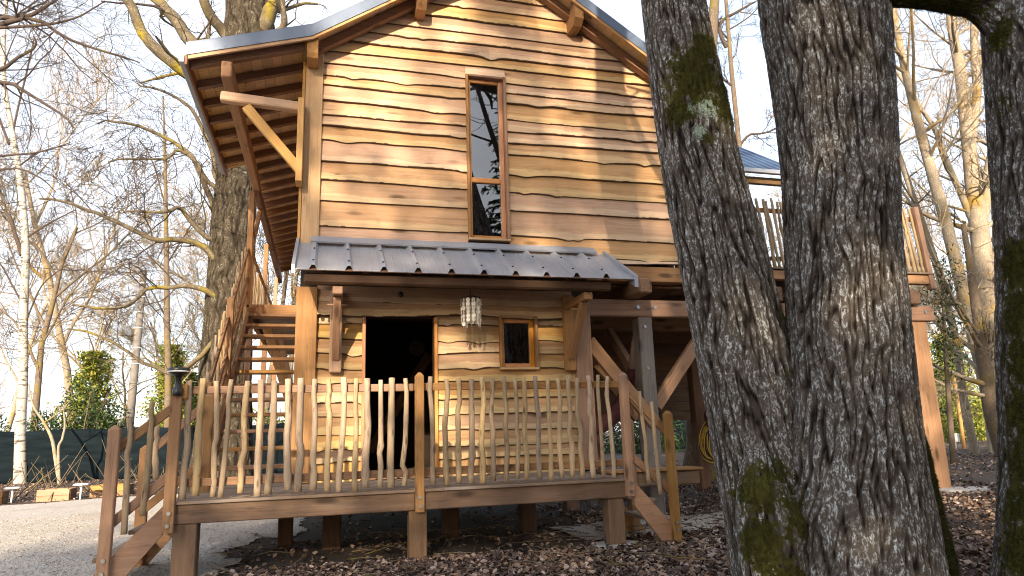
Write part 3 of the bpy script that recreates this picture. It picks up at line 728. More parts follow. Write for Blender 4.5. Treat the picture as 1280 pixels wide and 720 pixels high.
# side rails back towards the wall at both ends, and their rear posts
def stick(pa, pb, r0, parent, seed, nm='baluster', kink=.014):
    """a peeled crooked branch from foot pa to top pb."""
    r = np.random.RandomState(seed); n = 17; t = np.linspace(0, 1, n); pa, pb = np.array(pa), np.array(pb)
    P = pa[None]+(pb-pa)[None]*t[:, None]
    off = r.normal(size=(3, 2))
    kt = np.r_[0, np.sort(r.uniform(.12, .9, 4)), 1]; ko = r.normal(0, .75, (6, 2)); ko[0] = ko[-1] = 0
    bend = np.stack([np.interp(t, kt, ko[:, q]) for q in (0, 1)], -1)+np.outer(np.sin(math.pi*t), off[0])*.35
    P[:, 0] += kink*bend[:, 0]; P[:, 1] += kink*.4*bend[:, 1]
    rr = r0*(1+.10*(.5-t)*2)*(1+.10*perlin(t*7+seed*1.7, seed*.37, 1.0))
    for q in range(r.randint(2, 5)):
        c = r.uniform(.05, .95); rr = rr*(1+r.uniform(.06, .2)*np.exp(-((t-c)/.035)**2))
    ca = P.mean(0); L = np.linalg.norm(pb-pa)
    T = Tubes(); loc = P-ca
    # local X runs along the branch so the grain follows it
    W = frame_of(pa, pb); R3 = np.array(W.to_3x3()); T.add(loc@R3, rr, 8)
    W = W.copy(); W.translation = Vector(ca)
    return mobj(nm, T.mesh(nm, M['stick']), parent, W)
tops = [95, 140, 182, 230, 283, 325, 368, 412, 453, 498, 541, 590, 630, 665, 709, 745, 788]
bots = [75, 117, 172, 197, 260, 315, 347, 412, 443, 492, 538, 575, 627, 660, 707, 742, 783]
YS = YD-.0
sd_ = 0
for a, b in zip(tops, bots):
    sd_ += 1
    pt = PY(200+a/2.572, 476.5, YS+.02); pb = PY(200+b/2.572, 606, YS+.02)
    stick((pb[0], YS+.0, DECK+rnd.uniform(.005, .05)), (pt[0], YS+.0, 1.66+rnd.uniform(-.012, .02)), rnd.uniform(.022, .032), deck, sd_)
tops = [97, 147, 187, 228, 262, 296, 333, 368, 397, 433, 473, 505, 540, 567, 603, 635, 665]
bots = [105, 148, 188, 228, 264, 298, 340, 375, 405, 447, 484, 520, 552, 585, 620, 653, 685]
for a, b in zip(tops, bots):
    sd_ += 1
    pt = PY(500+a/2.572, 474, YS+.02); pb = PY(500+b/2.572, 598, YS+.02)
    stick((pb[0], YS+.0, DECK+rnd.uniform(.005, .05)), (pt[0], YS+.0, 1.66+rnd.uniform(-.015, .02)), rnd.uniform(.019, .028), deck, sd_)
# steps down at the drive end ------------------------------------------------
def steps(side, xe, xn, yf, yr):
    s = side                                   # -1: down to -X, +1: down to +X
    x0 = xe; x1 = xn+s*.13
    for yy in (yf, yr):
        me = prism_mesh('stringer', [(0, -.05), (0, .19), (s*abs(x1-x0)*1.0, -.42), (s*(abs(x1-x0)), -.60), (s*(abs(x1-x0)-.12), -.60)], .055, M['oakbeam' if s > 0 else 'treated'])
        mobj('stringer', me, deck, Matrix.Translation((x0, yy, .43)))
    for i in range(2):
        xa = x0+s*(.02+.25*i); za = .43-.205*i
        bx('tread', min(xa, xa+s*.25), max(xa, xa+s*.25), yf+.057, yr-.002, za-.035, za, 'deckboard', deck, 'y')
steps(-1, XPL-.045, PY(126, 700, YD)[0], YD-.03, 7.62)
XNL = PY(134, 640, YD-.09)[0]
post(XNL, YD-.10, -.02, 1.29, .092, .07, bolts=(.12, .22), nm='newel_post')
XNB = PY(180, 600, 7.6)[0]
post(XNB, 7.56, 0, 1.12, .10, .07, nm='newel_post')
post(PY(262, 540, 7.65)[0]-.02, 7.60, .40, 1.62, .10, .07, nm='newel_post')
def rail2(x0, z0, x1, z1, y, nm='handrail', mat='treated'):
    plank(nm, (x0, y, z0), (x1, y, z1), .035, .075, mat, deck)
for y0, px0, px1 in ((YD-.012, (149, 560), (214, 508)), (YD-.012, (140, 655), (210, 592))):
    a, b = PY(*px0, y0), PY(*px1, y0); rail2(a[0]-.02, a[2]-.01, b[0]+.02, b[2]-.01, y0)
for px0, px1 in (((183, 570), (252, 510)), ((176, 640), (250, 580))):
    a, b = PY(*px0, 7.55), PY(*px1, 7.55); rail2(a[0], a[2], b[0], b[2], 7.545)
for (xt, yt), (xb, yb) in (((161, 522), (155, 668)), ((191, 502), (178, 645))):
    pt, pb = PY(xt, yt, YD-.05), PY(xb, yb, YD-.05); sd_ += 1
    stick((pb[0], YD-.052, pb[2]), (pt[0], YD-.052, pt[2]), .024, deck, 300+sd_)
for (xt, yt), (xb, yb) in (((197, 532), (195, 600)),):
    pt, pb = PY(xt, yt, 7.53), PY(xb, yb, 7.53); stick(pb, pt, .026, deck, 411)
# steps down at the path end
XNR = PY(842, 600, YD-.09)[0]
steps(1, XPR+.045, XNR, YD-.03, 7.5)
post(XNR, YD-.10, .02, 1.30, .085, .07, 'treated', bolts=(.13, .20), nm='newel_post')
post(XNR, 7.45, .02, 1.25, .085, .07, 'treated', nm='newel_post')
for px0, px1 in (((786, 492), (832, 540)), ((790, 572), (838, 614))):
    a, b = PY(*px0, YD), PY(*px1, YD); rail2(a[0], a[2], b[0], b[2], YD-.012, mat='oakbeam')
for (xt, yt), (xb, yb) in (((799, 489), (811, 604)), ((814, 502), (826, 618))):
    pt, pb = PY(xt, yt, YD-.05), PY(xb, yb, YD-.05); sd_ += 1
    stick((pb[0], YD-.052, pb[2]), (pt[0], YD-.052, pt[2]), .02, deck, 300+sd_)
# low beam with chamfered end beyond the steps
bx('low_platform_beam', 3.40, 4.62, 8.05, 8.15, .42, .60, 'beam', deck, 'x', .02)
for i in range(3): bx('deck_board', 3.38, 4.66, 8.02+i*.142, 8.02+i*.142+.136, .602, .629, 'oakbeam', deck, bev=.004)

# ================================================================== SIDE STAIRS
stair = empty('side_staircase', (-.8, 10.2, 0), 'open timber staircase climbing beside the cabin wall under the lean-to roof', 'staircase')
XS0, XS1 = -1.22, -.35
nst = 13; r_ = (3.35-DECK)/nst; run = (12.0-8.45)/nst
for i in range(1, nst):
    yy = 8.45+run*i; zz = DECK+r_*i
    bx('tread', XS0+.03, XS1-.03, yy-.12, yy+.15, zz-.045, zz, 'treated', stair, 'x')
sl = r_/run
for x in (XS0, XS1):
    plank('stringer', (x, 8.42, DECK+.02), (x, 12.0, 3.22), .06, .22, 'treated', stair)
bx('landing_beam', XS0-.05, XS1+.03, 11.98, 12.1, 3.19, 3.36, 'oakbeam', stair)
for i in range(8): bx('landing_board', XS0-.05, WL-.01, 12.11+i*.145, 12.25+i*.145, 3.32, 3.35, 'deckboard', stair)
for i in range(40): bx('landing_board', XS0-.05, WL-.01, 13.27+i*.145, 13.41+i*.145, 3.32, 3.35, 'deckboard', stair) if i < 38 else None
bx('landing_beam', XS0-.05, XS0+.03, 12.11, 18.8, 3.14, 3.315, 'rafter', stair, 'y')
plank('landing_brace', (XS1-.25, 13.5, 2.0), (XS1-.9+.4, 13.5, 3.1), .12, .16, 'oakbeam', stair)
plank('landing_brace', (-.42, 12.9, 1.35), (-1.0, 12.9, 3.1), .12, .16, 'oakbeam', stair)
XR = XS0-.05
def yz(y): return DECK+(y-8.45)*sl
for dz, hh in ((.95, .08), (.45, .07), (.22, .06)):
    plank('handrail', (XR-.02, 8.5, yz(8.5)+dz), (XR-.02, 12.0, yz(12.0)+dz), .035, hh, 'treated', stair)
for yy, zt in ((8.47, yz(8.47)+1.14), (10.0, yz(10)+1.25), (11.98, 5.35), (15.2, 5.3), (18.5, 5.3)):
    zb = DECK-.1 if yy < 9 else (yz(yy)-.25 if yy < 11 else 3.0)
    bx('stair_post', XR-.045, XR+.045, yy, yy+.10, zb, zt, 'treated' if yy < 11 else 'oakbeam', stair, 'z')
for k in range(20):
    yy = 8.72+k*.165
    stick((XR-.055, yy, yz(yy)+.12), (XR-.055+rnd.uniform(-.02, .02), yy+rnd.uniform(-.03, .03), yz(yy)+1.06+rnd.uniform(-.03, .05)), rnd.uniform(.014, .021), stair, 600+k, kink=.008)
for k in range(24):
    yy = 12.25+k*.26
    if k < 2: bx('screen_board', XR-.02, XR+.02, yy-.10, yy+.09, 3.37, 4.75-.1*k, 'newpine' if k else 'treated', stair, 'z')
    else: stick((XR, yy, 3.36), (XR+rnd.uniform(-.02, .02), yy, 4.4+rnd.uniform(-.03, .05)), rnd.uniform(.016, .022), stair, 700+k, kink=.01)
plank('handrail', (XR+.02, 12.1, 4.3), (XR+.02, 18.5, 4.3), .035, .075, 'treated', stair)
for x, y in ((XR+.05, 12.05), (XR+.05, 15.2), (XR+.05, 18.5)):
    bx('landing_post', x-.05, x+.05, y, y+.1, gz(x, y)-.05, 3.135, 'rafter', stair, 'z')
plank('purlin_brace', (-1.21, 12.1, 4.6), (-1.21, 12.9, 5.3), .07, .09, 'oakbeam', stair)

# ================================================================== RAISED TERRACE
YT = 8.60
terr = empty('raised_terrace', (6.9, 10, 0), 'high timber terrace on square posts with a closely set branch railing', 'terrace')
TX0, TX1, TZ = WR+.08, 9.22, 3.38
bx('main_beam', 3.37, 9.26, YT-.06, YT+.10, 2.64, 2.875, 'oakbeam', terr, 'x', .015)
for xb_, zb_ in ((4.16, 2.77), (4.42, 2.77), (9.08, 2.78)):
    mobj('bolt', disc_mesh('bolt', .026, .016, M['steel'], 12), terr, Matrix.Translation((xb_, YT-.074, zb_)))
bx('rim_beam', TX0, TX1-.03, YT-.19, YT-.08, 3.20, 3.335, 'oakbeam', terr)
for x in (TX0+.5, TX0+1.5, TX0+2.5, 8.85): bx('cross_beam', x-.09, x+.09, YT-.16, 12.3, 2.88, 3.10, 'beam', terr, 'y', .02)
for yy in (9.2, 10.0, 10.8, 11.6, 12.3): bx('joist', 3.45, TX1-.05, yy, yy+.07, 3.104, 3.30, 'rafter', terr)
for yy in (9.9, 11.4): bx('main_beam', 3.45, 9.1, yy-.08, yy+.08, 2.64, 2.87, 'rafter', terr)
yy = YT-.22
while yy < 12.4:
    bx('deck_board', TX0-.0, TX1, yy, yy+.14, TZ-.03, TZ, 'deckboard', terr, bev=.004); yy += .146
for x in np.arange(3.45, TX0-.1, .145): bx('deck_board', x, x+.14, YW+.2, 12.4, 3.06, 3.09, 'rafter', terr, 'y')
def column(x0, x1, y0, y1, z1, mat):
    c = bx('post', x0, x1, y0, y1, gz((x0+x1)/2, y0)-.03, z1, mat, terr, 'z', .012); return c
gp = column(4.16, 4.365, YT-.055, YT+.16, 2.635, 'greywood')
for zz in (2.5, 1.93, .8): mobj('bolt', disc_mesh('bolt', .022, .015, M['steel'], 12), gp, Matrix.Translation((4.25, YT-.069, zz)))
column(8.70, 9.11, YT-.02, YT+.28, 2.635, 'oakbeam')
bx('post', 8.76, 8.95, YT-.0, YT+.18, 2.878, 3.10, 'oakbeam', terr, 'z')
for x, y in ((4.25, 11.4), (6.6, 11.4), (8.85, 11.4), (3.55, 9.95)): column(x-.1, x+.1, y-.1, y+.1, 2.63, 'rafter')
plank('knee_brace', (4.37, YT+.04, 1.42), (5.35, YT+.04, 2.62), .09, .17, 'oakbeam', terr)
plank('knee_brace', (8.70, YT+.08, 1.45), (7.75, YT+.08, 2.62), .09, .17, 'oakbeam', terr)
plank('knee_brace', (4.25, YT+.2, 1.75), (4.25, 9.8, 2.62), .09, .15, 'oakbeam', terr)
plank('knee_brace', (3.62, 9.9, 2.6), (4.15, 9.2, 1.7), .08, .13, 'oakbeam', terr)
plank('knee_brace', (5.35, 11.3, 1.3), (4.35, 11.3, 2.6), .09, .15, 'oakbeam', terr)
yr = YT-.16
for z0, z1 in ((4.24, 4.31), (3.50, 3.56)): bx('rail', TX0, TX1-.08, yr+.03, yr+.065, z0, z1, 'oakbeam', terr)
p_ = plank('railing_post', (TX1-.05, yr+.0, 3.12), (TX1-.15, yr+.0, 4.46), .09, .10, 'treated', terr)
x = TX0+.1; k = 0
while x < TX1-.12:
    stick((x, yr, TZ+.01), (x-.10+rnd.uniform(-.02, .02), yr+.0, 4.42+rnd.uniform(-.03, .04)), rnd.uniform(.019, .027), terr, 900+k, kink=.008); x += rnd.uniform(.078, .10); k += 1
for i in range(10):
    z = 1.27+i*.178; bx('screen_board', 3.5, 9.3, 12.36+.02*(i % 2), 12.379+.02*(i % 2), z, z+.186, 'beam' if i < 6 else 'rafter', terr)
bx('screen_post', 5.0, 5.1, 12.43, 12.53, gz(5, 12.4)-.03, 3.05, 'rafter', terr, 'z'); bx('screen_post', 8.2, 8.3, 12.43, 12.53, gz(8.2, 12.4)-.03, 3.05, 'rafter', terr, 'z')
# roof over the back of the terrace
yR = 10.6; zR = PY(955, 221, yR)[2]
XRR = 8.75
ribbed('metal_sheet', TX0+.1, XRR, yR-.15, zR+.08, 12.6, PY(945, 183, 12.6)[2], 'bluesheet', terr, TX0+.2, .2, .035, .03, .015)
bx('gutter', TX0+.1, XRR, yR-.24, yR-.155, zR-.02, zR+.06, 'sheet', terr)
for x in (TX0+.15, 6.55, XRR-.2):
    bx('roof_post', x-.06, x+.06, yR-.06, yR+.06, TZ, zR+.02, 'beam', terr, 'z')
    plank('roof_rafter', (x, yR-.12, zR-.02), (x, 12.5, PY(945, 183, 12.6)[2]-.14), .07, .11, 'rafter', terr)
bx('roof_plate', TX0+.1, XRR-.1, yR-.05, yR+.05, zR-.16, zR-.03, 'beam', terr)

# ================================================================== TREES
HV = np.array([math.sin(YAW), math.cos(YAW), 0.0])
def PH(x, y, H): d = ray(x, y); return CPOS + d*(H/(d@HV))      # pixel direction met at horizontal distance H
def bark_trunk(name, path, rr, n_around, step, parent, mat, seed=0, amp=.016, fx=1.0, moss=(), lichen=(), bumps=(), flare=None, moss_side=None):
    """dense trunk surface with braided vertical bark ridges as real relief."""
    path = np.asarray(path, float); seg = np.r_[0, np.cumsum(np.linalg.norm(np.diff(path, axis=0), axis=1))]
    n = int(seg[-1]/step); s = np.linspace(0, seg[-1], n)
    sp = smooth_path(path, 400); ss = np.r_[0, np.cumsum(np.linalg.norm(np.diff(sp, axis=0), axis=1))]; ss *= seg[-1]/ss[-1]
    zz_ = np.interp(s, ss, sp[:, 2]); s = s[(zz_ < 5.7) | (np.arange(n) % 6 == 0)] if step < .02 and name == 'trunk' else s; n = len(s)
    P = np.stack([np.interp(s, ss, sp[:, k]) for k in range(3)], -1)
    rsm = smooth_path(np.asarray(rr, float)[:, None], 400)[:, 0]; R = np.interp(s, ss, rsm)
    t = np.gradient(P, axis=0); t /= np.linalg.norm(t, axis=1)[:, None]
    u = np.cross(t, np.array([0, 1.0, 0])); u /= np.linalg.norm(u, axis=1)[:, None]; v = np.cross(t, u)
    th = np.arange(n_around)*2*math.pi/n_around
    TH, S = np.meshgrid(th, s); Rm = R[:, None]
    per = max(4, int(round(2*math.pi*R.mean()*19*fx)))
    q = TH/(2*math.pi)*per
    warp = perlin(TH/(2*math.pi)*6, S*2.2, 3.3+seed, 6)*1.6+perlin(TH/(2*math.pi)*per/2, S*7, 1.3+seed, 0)*.35
    f1 = np.abs(perlin(q+warp, S*1.9*fx, 7.7+seed))
    f2 = np.abs(perlin(q*1.9+warp*2, S*4.6*fx, 2.7+seed))
    rid = np.clip(f1/.15, 0, 1)**.7*.66+np.clip(f2/.16, 0, 1)*.34
    chunk = perlin(q*1.1, S*17*fx, 5.5+seed)                       # plates broken across
    rid = np.clip(rid-.35*np.clip(-chunk-.12, 0, 1)*2, 0, 1)
    low = .055*perlin(np.cos(TH)*1.2+seed, np.sin(TH)*1.2, S*.8)+.03*perlin(np.cos(TH)*3+seed, np.sin(TH)*3, S*1.8)
    ra = Rm*(1+low)
    if flare is not None:
        lobes = 1+flare*np.exp(-(S)/.35)*(.5+.5*np.cos(TH*5+seed)+.5*np.cos(TH*3+1.3))
        ra = ra*lobes
    dirs = np.cos(TH)[..., None]*u[:, None, :]+np.sin(TH)[..., None]*v[:, None, :]
    V0 = P[:, None, :]+ra[..., None]*dirs
    def blob(lst):
        a = np.zeros(TH.shape)
        for (c, r) in lst:
            d2 = np.linalg.norm((V0-np.asarray(c))*np.array([1, 1, .8]), axis=-1); a = np.maximum(a, 1.25-d2/r)
        return np.clip(a, 0, 1)
    ms = blob(moss); lc = blob(lichen)
    if moss_side is not None:
        dv, lo, hi, k = moss_side
        sid = dirs@np.asarray(dv, float); sid = np.clip((sid-.25)*1.3, 0, 1)*np.clip((V0[..., 2]-lo)*2, 0, 1)*np.clip((hi-V0[..., 2])*1.2, 0, 1)
        ms = np.maximum(ms, sid*k)
    bp = np.zeros(TH.shape)
    for (c, r, h) in bumps:
        d2 = np.linalg.norm(V0-np.asarray(c), axis=-1); bp += h*np.exp(-(d2/r)**2)
    mr = np.clip((ms-.35)*3, 0, 1)
    V = V0+(rid*amp*(1-.55*mr)+bp+mr*.012*(1+perlin(TH*9, S*9, 8.1)*2))[..., None]*dirs
    i = np.arange(n-1)[:, None]*n_around; j = np.arange(n_around)[None]; j2 = (j+1) % n_around
    F = np.stack([i+j, i+j2, i+n_around+j2, i+n_around+j], -1).reshape(-1, 4)
    o = path[0]
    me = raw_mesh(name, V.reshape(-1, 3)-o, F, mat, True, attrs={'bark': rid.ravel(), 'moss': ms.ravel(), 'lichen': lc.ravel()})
    ob = mobj(name, me, parent, Matrix.Translation(Vector(o)))
    # moss cushions: short blades standing on the mossy surface
    idx = np.where((ms+.35*perlin(TH*14, S*14, 4.4)).ravel() > .62)[0]
    return ob, V.reshape(-1, 3)[idx], dirs.reshape(-1, 3)[idx]
def blades(name, P, D, n, L, parent, c0, c1, seed):
    if len(P) < 10: return
    r = np.random.RandomState(seed); k = r.randint(0, len(P), n); p = P[k]+r.normal(0, .004, (n, 3)); d = D[k]
    a = r.normal(size=(n, 3)); tdir = d*.8+a*.5+np.array([0, 0, -.25]); tdir /= np.linalg.norm(tdir, axis=1)[:, None]
    sdir = np.cross(tdir, r.normal(size=(n, 3))); sdir /= np.linalg.norm(sdir, axis=1)[:, None]+1e-9
    l = L*r.uniform(.5, 1.3, n)[:, None]; w_ = l*.16
    V = np.stack([p-sdir*w_, p+sdir*w_, p+tdir*l], 1).reshape(-1, 3)
    F = np.arange(3*n).reshape(n, 3); m = r.rand(n, 1); c = np.asarray(c0)*(1-m)+np.asarray(c1)*m; c = np.repeat(c, 3, axis=0)
    o = P.mean(0); me = raw_mesh(name, V-o, F, M['leaf'], False, attrs={'col': c})
    return tag(mobj(name, me, parent, Matrix.Translation(Vector(o))), kind='stuff')

def grow(out, p, d, r, L, lvl, rs, maxl, up=.12, spread=.75, kids=(5, 7), rmin=.006, wig=.16):
    n = 7 if lvl < 2 else 5
    pts = [np.array(p)]; d = np.array(d)/np.linalg.norm(d); st = L/(n-1)
    for i in range(n-1):
        d = d+rs.normal(0, wig, 3)+np.array([0, 0, up*(.5 if lvl else 1)]); d /= np.linalg.norm(d); pts.append(pts[-1]+d*st)
    pts = np.array(pts); rr = np.linspace(r, max(rmin*.7, r*.42), n)
    out.append((pts, rr, lvl))
    if lvl >= maxl: return
    k = rs.randint(*kids)
    for q in range(k):
        f = (q+rs.uniform(.3, 1.0))/k; f = .22+.78*min(f, 1) if lvl else .35+.65*min(f, 1)
        x = f*(n-1); i = min(int(x), n-2); pp = pts[i]+(pts[i+1]-pts[i])*(x-i); ax = pts[i+1]-pts[i]; ax /= np.linalg.norm(ax)
        side = np.cross(ax, rs.normal(size=3)); side /= np.linalg.norm(side)+1e-9
        dd = ax*rs.uniform(.45, .9)+side*spread*rs.uniform(.7, 1.2)
        r0 = np.interp(x, np.arange(n), rr)
        grow(out, pp, dd, max(rmin, r0*rs.uniform(.42, .66)), L*rs.uniform(.42, .66)*(1-.25*f), lvl+1, rs, maxl, up, spread, kids, rmin, wig)
def tubes_from(brs, base):
    T = Tubes()
    for pts, rr, lvl in brs:
        k = 10 if rr[0] > .1 else 7 if rr[0] > .04 else 5 if rr[0] > .015 else 3
        T.add(pts-base, rr, k, cap=False)
    return T
def bare_tree(name, loc, stems, limbs, label, mat, twigmat, seed, group=None, maxl=3, auto=10, up=.12, rmin=.006, wig=.16, trunk_k=12, extra=1.0):
    """stems/limbs: lists of (points, radii) in world space; twigs are grown along the limbs."""
    rs = np.random.RandomState(seed); loc = np.asarray(loc, float)
    root = empty(name, loc, label, 'tree', group)
    for pts, rr in stems:
        P = smooth_path(pts, 26); R = smooth_path(np.asarray(rr, float)[:, None], 26)[:, 0]
        P = P+np.stack([perlin(np.arange(26)*.33+seed, 1.5, k*3.3) for k in range(3)], -1)*np.minimum(R[:, None]*.5, .12)
        T = Tubes(); T.add(P-loc, R, trunk_k, cap=False); mobj('trunk', T.mesh('trunk', M[mat]), root, Matrix.Translation(Vector(loc)))
    brs = []
    for pts, rr, na in limbs:
        P = smooth_path(pts, 14); R = np.interp(np.linspace(0, 1, 14), np.linspace(0, 1, len(rr)), rr)
        P = P+np.stack([perlin(np.arange(14)*.45+seed*1.7+pts[0][0], 2.5, k*3.3) for k in range(3)], -1)*np.minimum(R[:, None]*1.2, .12)
        brs.append((P, R, 1)); L = np.linalg.norm(P[-1]-P[0])
        for q in range(int(na*extra)):
            f = rs.uniform(.15, 1.0); x = f*13; i = min(int(x), 12); pp = P[i]+(P[i+1]-P[i])*(x-i); ax = P[i+1]-P[i]; ax /= np.linalg.norm(ax)
            side = np.cross(ax, rs.normal(size=3)); side /= np.linalg.norm(side)+1e-9
            grow(brs, pp, ax*.6+side*.8, max(rmin, np.interp(x, np.arange(14), R)*rs.uniform(.3, .5)), min(L*.5, 3.2)*rs.uniform(.4, .9), 2, rs, 1+maxl, up, .75, (3, 6), rmin, wig)
    if brs:
        T = tubes_from(brs, loc); mobj('crown', T.mesh('crown', M[twigmat]), root, Matrix.Translation(Vector(loc)))
    return root

# --- twin-stemmed oak in front of the terrace -------------------------------
H1 = 5.0
def pxpath(lst, H, k=.93):
    P = [PH(a, b, H) for a, b, _ in lst]; R = [c/FPX*H*k for *_, c in lst]; return P, R
main = [(1070, 850, 118), (1068, 740, 103), (1066, 640, 91), (1063, 540, 80), (1060, 430, 73), (1053, 300, 70), (1042, 130, 75), (1028, 0, 84), (1012, -150, 82), (995, -320, 70), (985, -560, 60)]
left = [(1020, 850, 84), (995, 740, 71), (966, 610, 63), (942, 500, 60), (919, 400, 57), (897, 300, 53), (875, 200, 50), (857, 100, 47), (842, 0, 43)]
Pm, Rm_ = pxpath(main, H1); Pl, Rl_ = pxpath(left, 5.22)
Pl += [np.array(q) for q in ((2.62, 4.36, 5.6), (2.44, 3.98, 6.8), (2.36, 3.55, 8.4), (2.3, 3.2, 10.0))]; Rl_ += [.24, .22, .19, .15]
Pm[0][2] = min(Pm[0][2], -.15); Pl[0][2] = min(Pl[0][2], -.15)
oak = empty('oak_tree', (Pm[0][0], Pm[0][1], 0), 'thick twin-stemmed oak with fissured lichen-flecked bark and a mossy crotch', 'tree')
burl = PH(955, 625, 4.85)
mo = [(burl, .27), (PH(945, 700, 4.95), .24), (PH(985, 560, 4.8), .12)]
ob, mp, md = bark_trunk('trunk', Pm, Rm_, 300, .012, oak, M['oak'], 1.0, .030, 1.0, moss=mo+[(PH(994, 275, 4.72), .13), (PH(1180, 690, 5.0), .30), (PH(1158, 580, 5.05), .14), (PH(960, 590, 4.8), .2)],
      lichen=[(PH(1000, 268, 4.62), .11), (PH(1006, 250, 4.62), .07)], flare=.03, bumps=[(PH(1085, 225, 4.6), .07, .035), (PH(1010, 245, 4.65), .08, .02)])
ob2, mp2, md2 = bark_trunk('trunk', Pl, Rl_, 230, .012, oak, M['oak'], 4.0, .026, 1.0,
      moss=[(PH(868, 95, 4.95), .27), (PH(905, 130, 5.05), .24), (PH(848, 140, 5.0), .15), (PH(880, 60, 5.0), .16), (PH(880, 180, 5.0), .10), (PH(985, 470, 5.1), .22), (PH(975, 400, 5.15), .16), (PH(950, 330, 5.3), .12), (PH(960, 620, 5.0), .26), (PH(985, 700, 5.0), .25)],
      lichen=[(PH(885, 128, 4.93), .12), (PH(862, 135, 4.92), .07), (PH(875, 165, 4.93), .06)], flare=.06)
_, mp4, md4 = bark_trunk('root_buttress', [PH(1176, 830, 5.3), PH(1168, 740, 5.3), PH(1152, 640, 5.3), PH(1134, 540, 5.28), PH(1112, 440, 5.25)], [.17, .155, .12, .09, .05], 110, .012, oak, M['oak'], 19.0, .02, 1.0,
      moss=[(PH(1190, 820-60*i, 5.25)-np.array([.0, .05, 0])+np.array([-.09*i*.35, 0, 0]), .3) for i in range(6)])
# mossy swelling in the fork
bT = [burl+np.array([.02, .02, -.75]), burl+np.array([.02, .0, -.35]), burl+np.array([.0, .0, -.05]), burl+np.array([.03, .05, .18]), burl+np.array([.09, .12, .36])]
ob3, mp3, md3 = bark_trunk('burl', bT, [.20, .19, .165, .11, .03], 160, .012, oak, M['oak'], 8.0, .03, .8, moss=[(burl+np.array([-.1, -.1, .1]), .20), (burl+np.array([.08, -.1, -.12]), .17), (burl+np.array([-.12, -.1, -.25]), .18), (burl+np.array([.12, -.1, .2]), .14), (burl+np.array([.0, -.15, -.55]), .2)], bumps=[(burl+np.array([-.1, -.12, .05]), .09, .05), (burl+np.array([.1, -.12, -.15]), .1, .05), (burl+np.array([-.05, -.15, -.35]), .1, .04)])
blades('moss', np.r_[mp, mp2, mp3, mp4], np.r_[md, md2, md3, md4], 70000, .011, oak, (.022, .024, .005), (.085, .080, .014), 5)
rs_ = np.random.RandomState(21)
for nm, Pp, rr0 in (('a', Pm, .30), ('b', Pl, .17)):
    brs = []
    for q in range(6):
        a = rs_.uniform(0, 6.28); grow(brs, Pp[-1]-np.array([0, 0, .1+.25*q]), (math.cos(a), math.sin(a), .9), rr0*rs_.uniform(.35, .6), 4.2, 1, rs_, 4, .1, .7, (4, 6), .008)
    T = tubes_from(brs, Pm[0]); mobj('crown', T.mesh('crown', M['twigbark']), oak, Matrix.Translation(Vector(Pm[0])))

# --- mossy oak at the edge with its level limb ------------------------------
rt = [(1362, 860, 118), (1358, 740, 96), (1354, 600, 86), (1345, 430, 83), (1330, 220, 80), (1314, 20, 82), (1306, -160, 78), (1298, -420, 64)]
Pr, Rr = pxpath(rt, 4.6); Pr[0][2] = min(Pr[0][2], -.15)
oak2 = empty('oak_tree', (Pr[0][0], Pr[0][1], 0), 'dark oak trunk with green lichen blotches and a level mossy limb', 'tree')
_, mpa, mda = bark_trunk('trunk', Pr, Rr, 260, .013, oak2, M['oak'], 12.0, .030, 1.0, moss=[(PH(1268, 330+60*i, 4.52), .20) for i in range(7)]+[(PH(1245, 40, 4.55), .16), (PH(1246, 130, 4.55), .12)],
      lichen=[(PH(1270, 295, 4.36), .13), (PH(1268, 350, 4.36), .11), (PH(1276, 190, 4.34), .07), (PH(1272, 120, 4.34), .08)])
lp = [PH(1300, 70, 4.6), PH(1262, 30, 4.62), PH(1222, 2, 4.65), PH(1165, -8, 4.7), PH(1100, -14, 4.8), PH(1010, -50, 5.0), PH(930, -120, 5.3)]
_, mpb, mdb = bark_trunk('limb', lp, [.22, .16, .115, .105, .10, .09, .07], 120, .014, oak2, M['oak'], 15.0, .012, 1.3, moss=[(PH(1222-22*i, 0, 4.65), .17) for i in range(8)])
blades('moss', np.r_[mpa, mpb], np.r_[mda, mdb], 26000, .012, oak2, (.020, .023, .005), (.075, .074, .014), 6)
brs = []
for q in range(7):
    a = rs_.uniform(0, 6.28); grow(brs, Pr[-1]-np.array([0, 0, .1+.3*q]), (math.cos(a), math.sin(a), .9), .14, 4.4, 1, rs_, 4, .1, .7, (4, 6), .008)
grow(brs, lp[-1], lp[-1]-lp[-2], .07, 3.0, 2, rs_, 4, .05, .7, (4, 6), .006)
T = tubes_from(brs, Pr[0]); mobj('crown', T.mesh('crown', M['twigbark']), oak2, Matrix.Translation(Vector(Pr[0])))

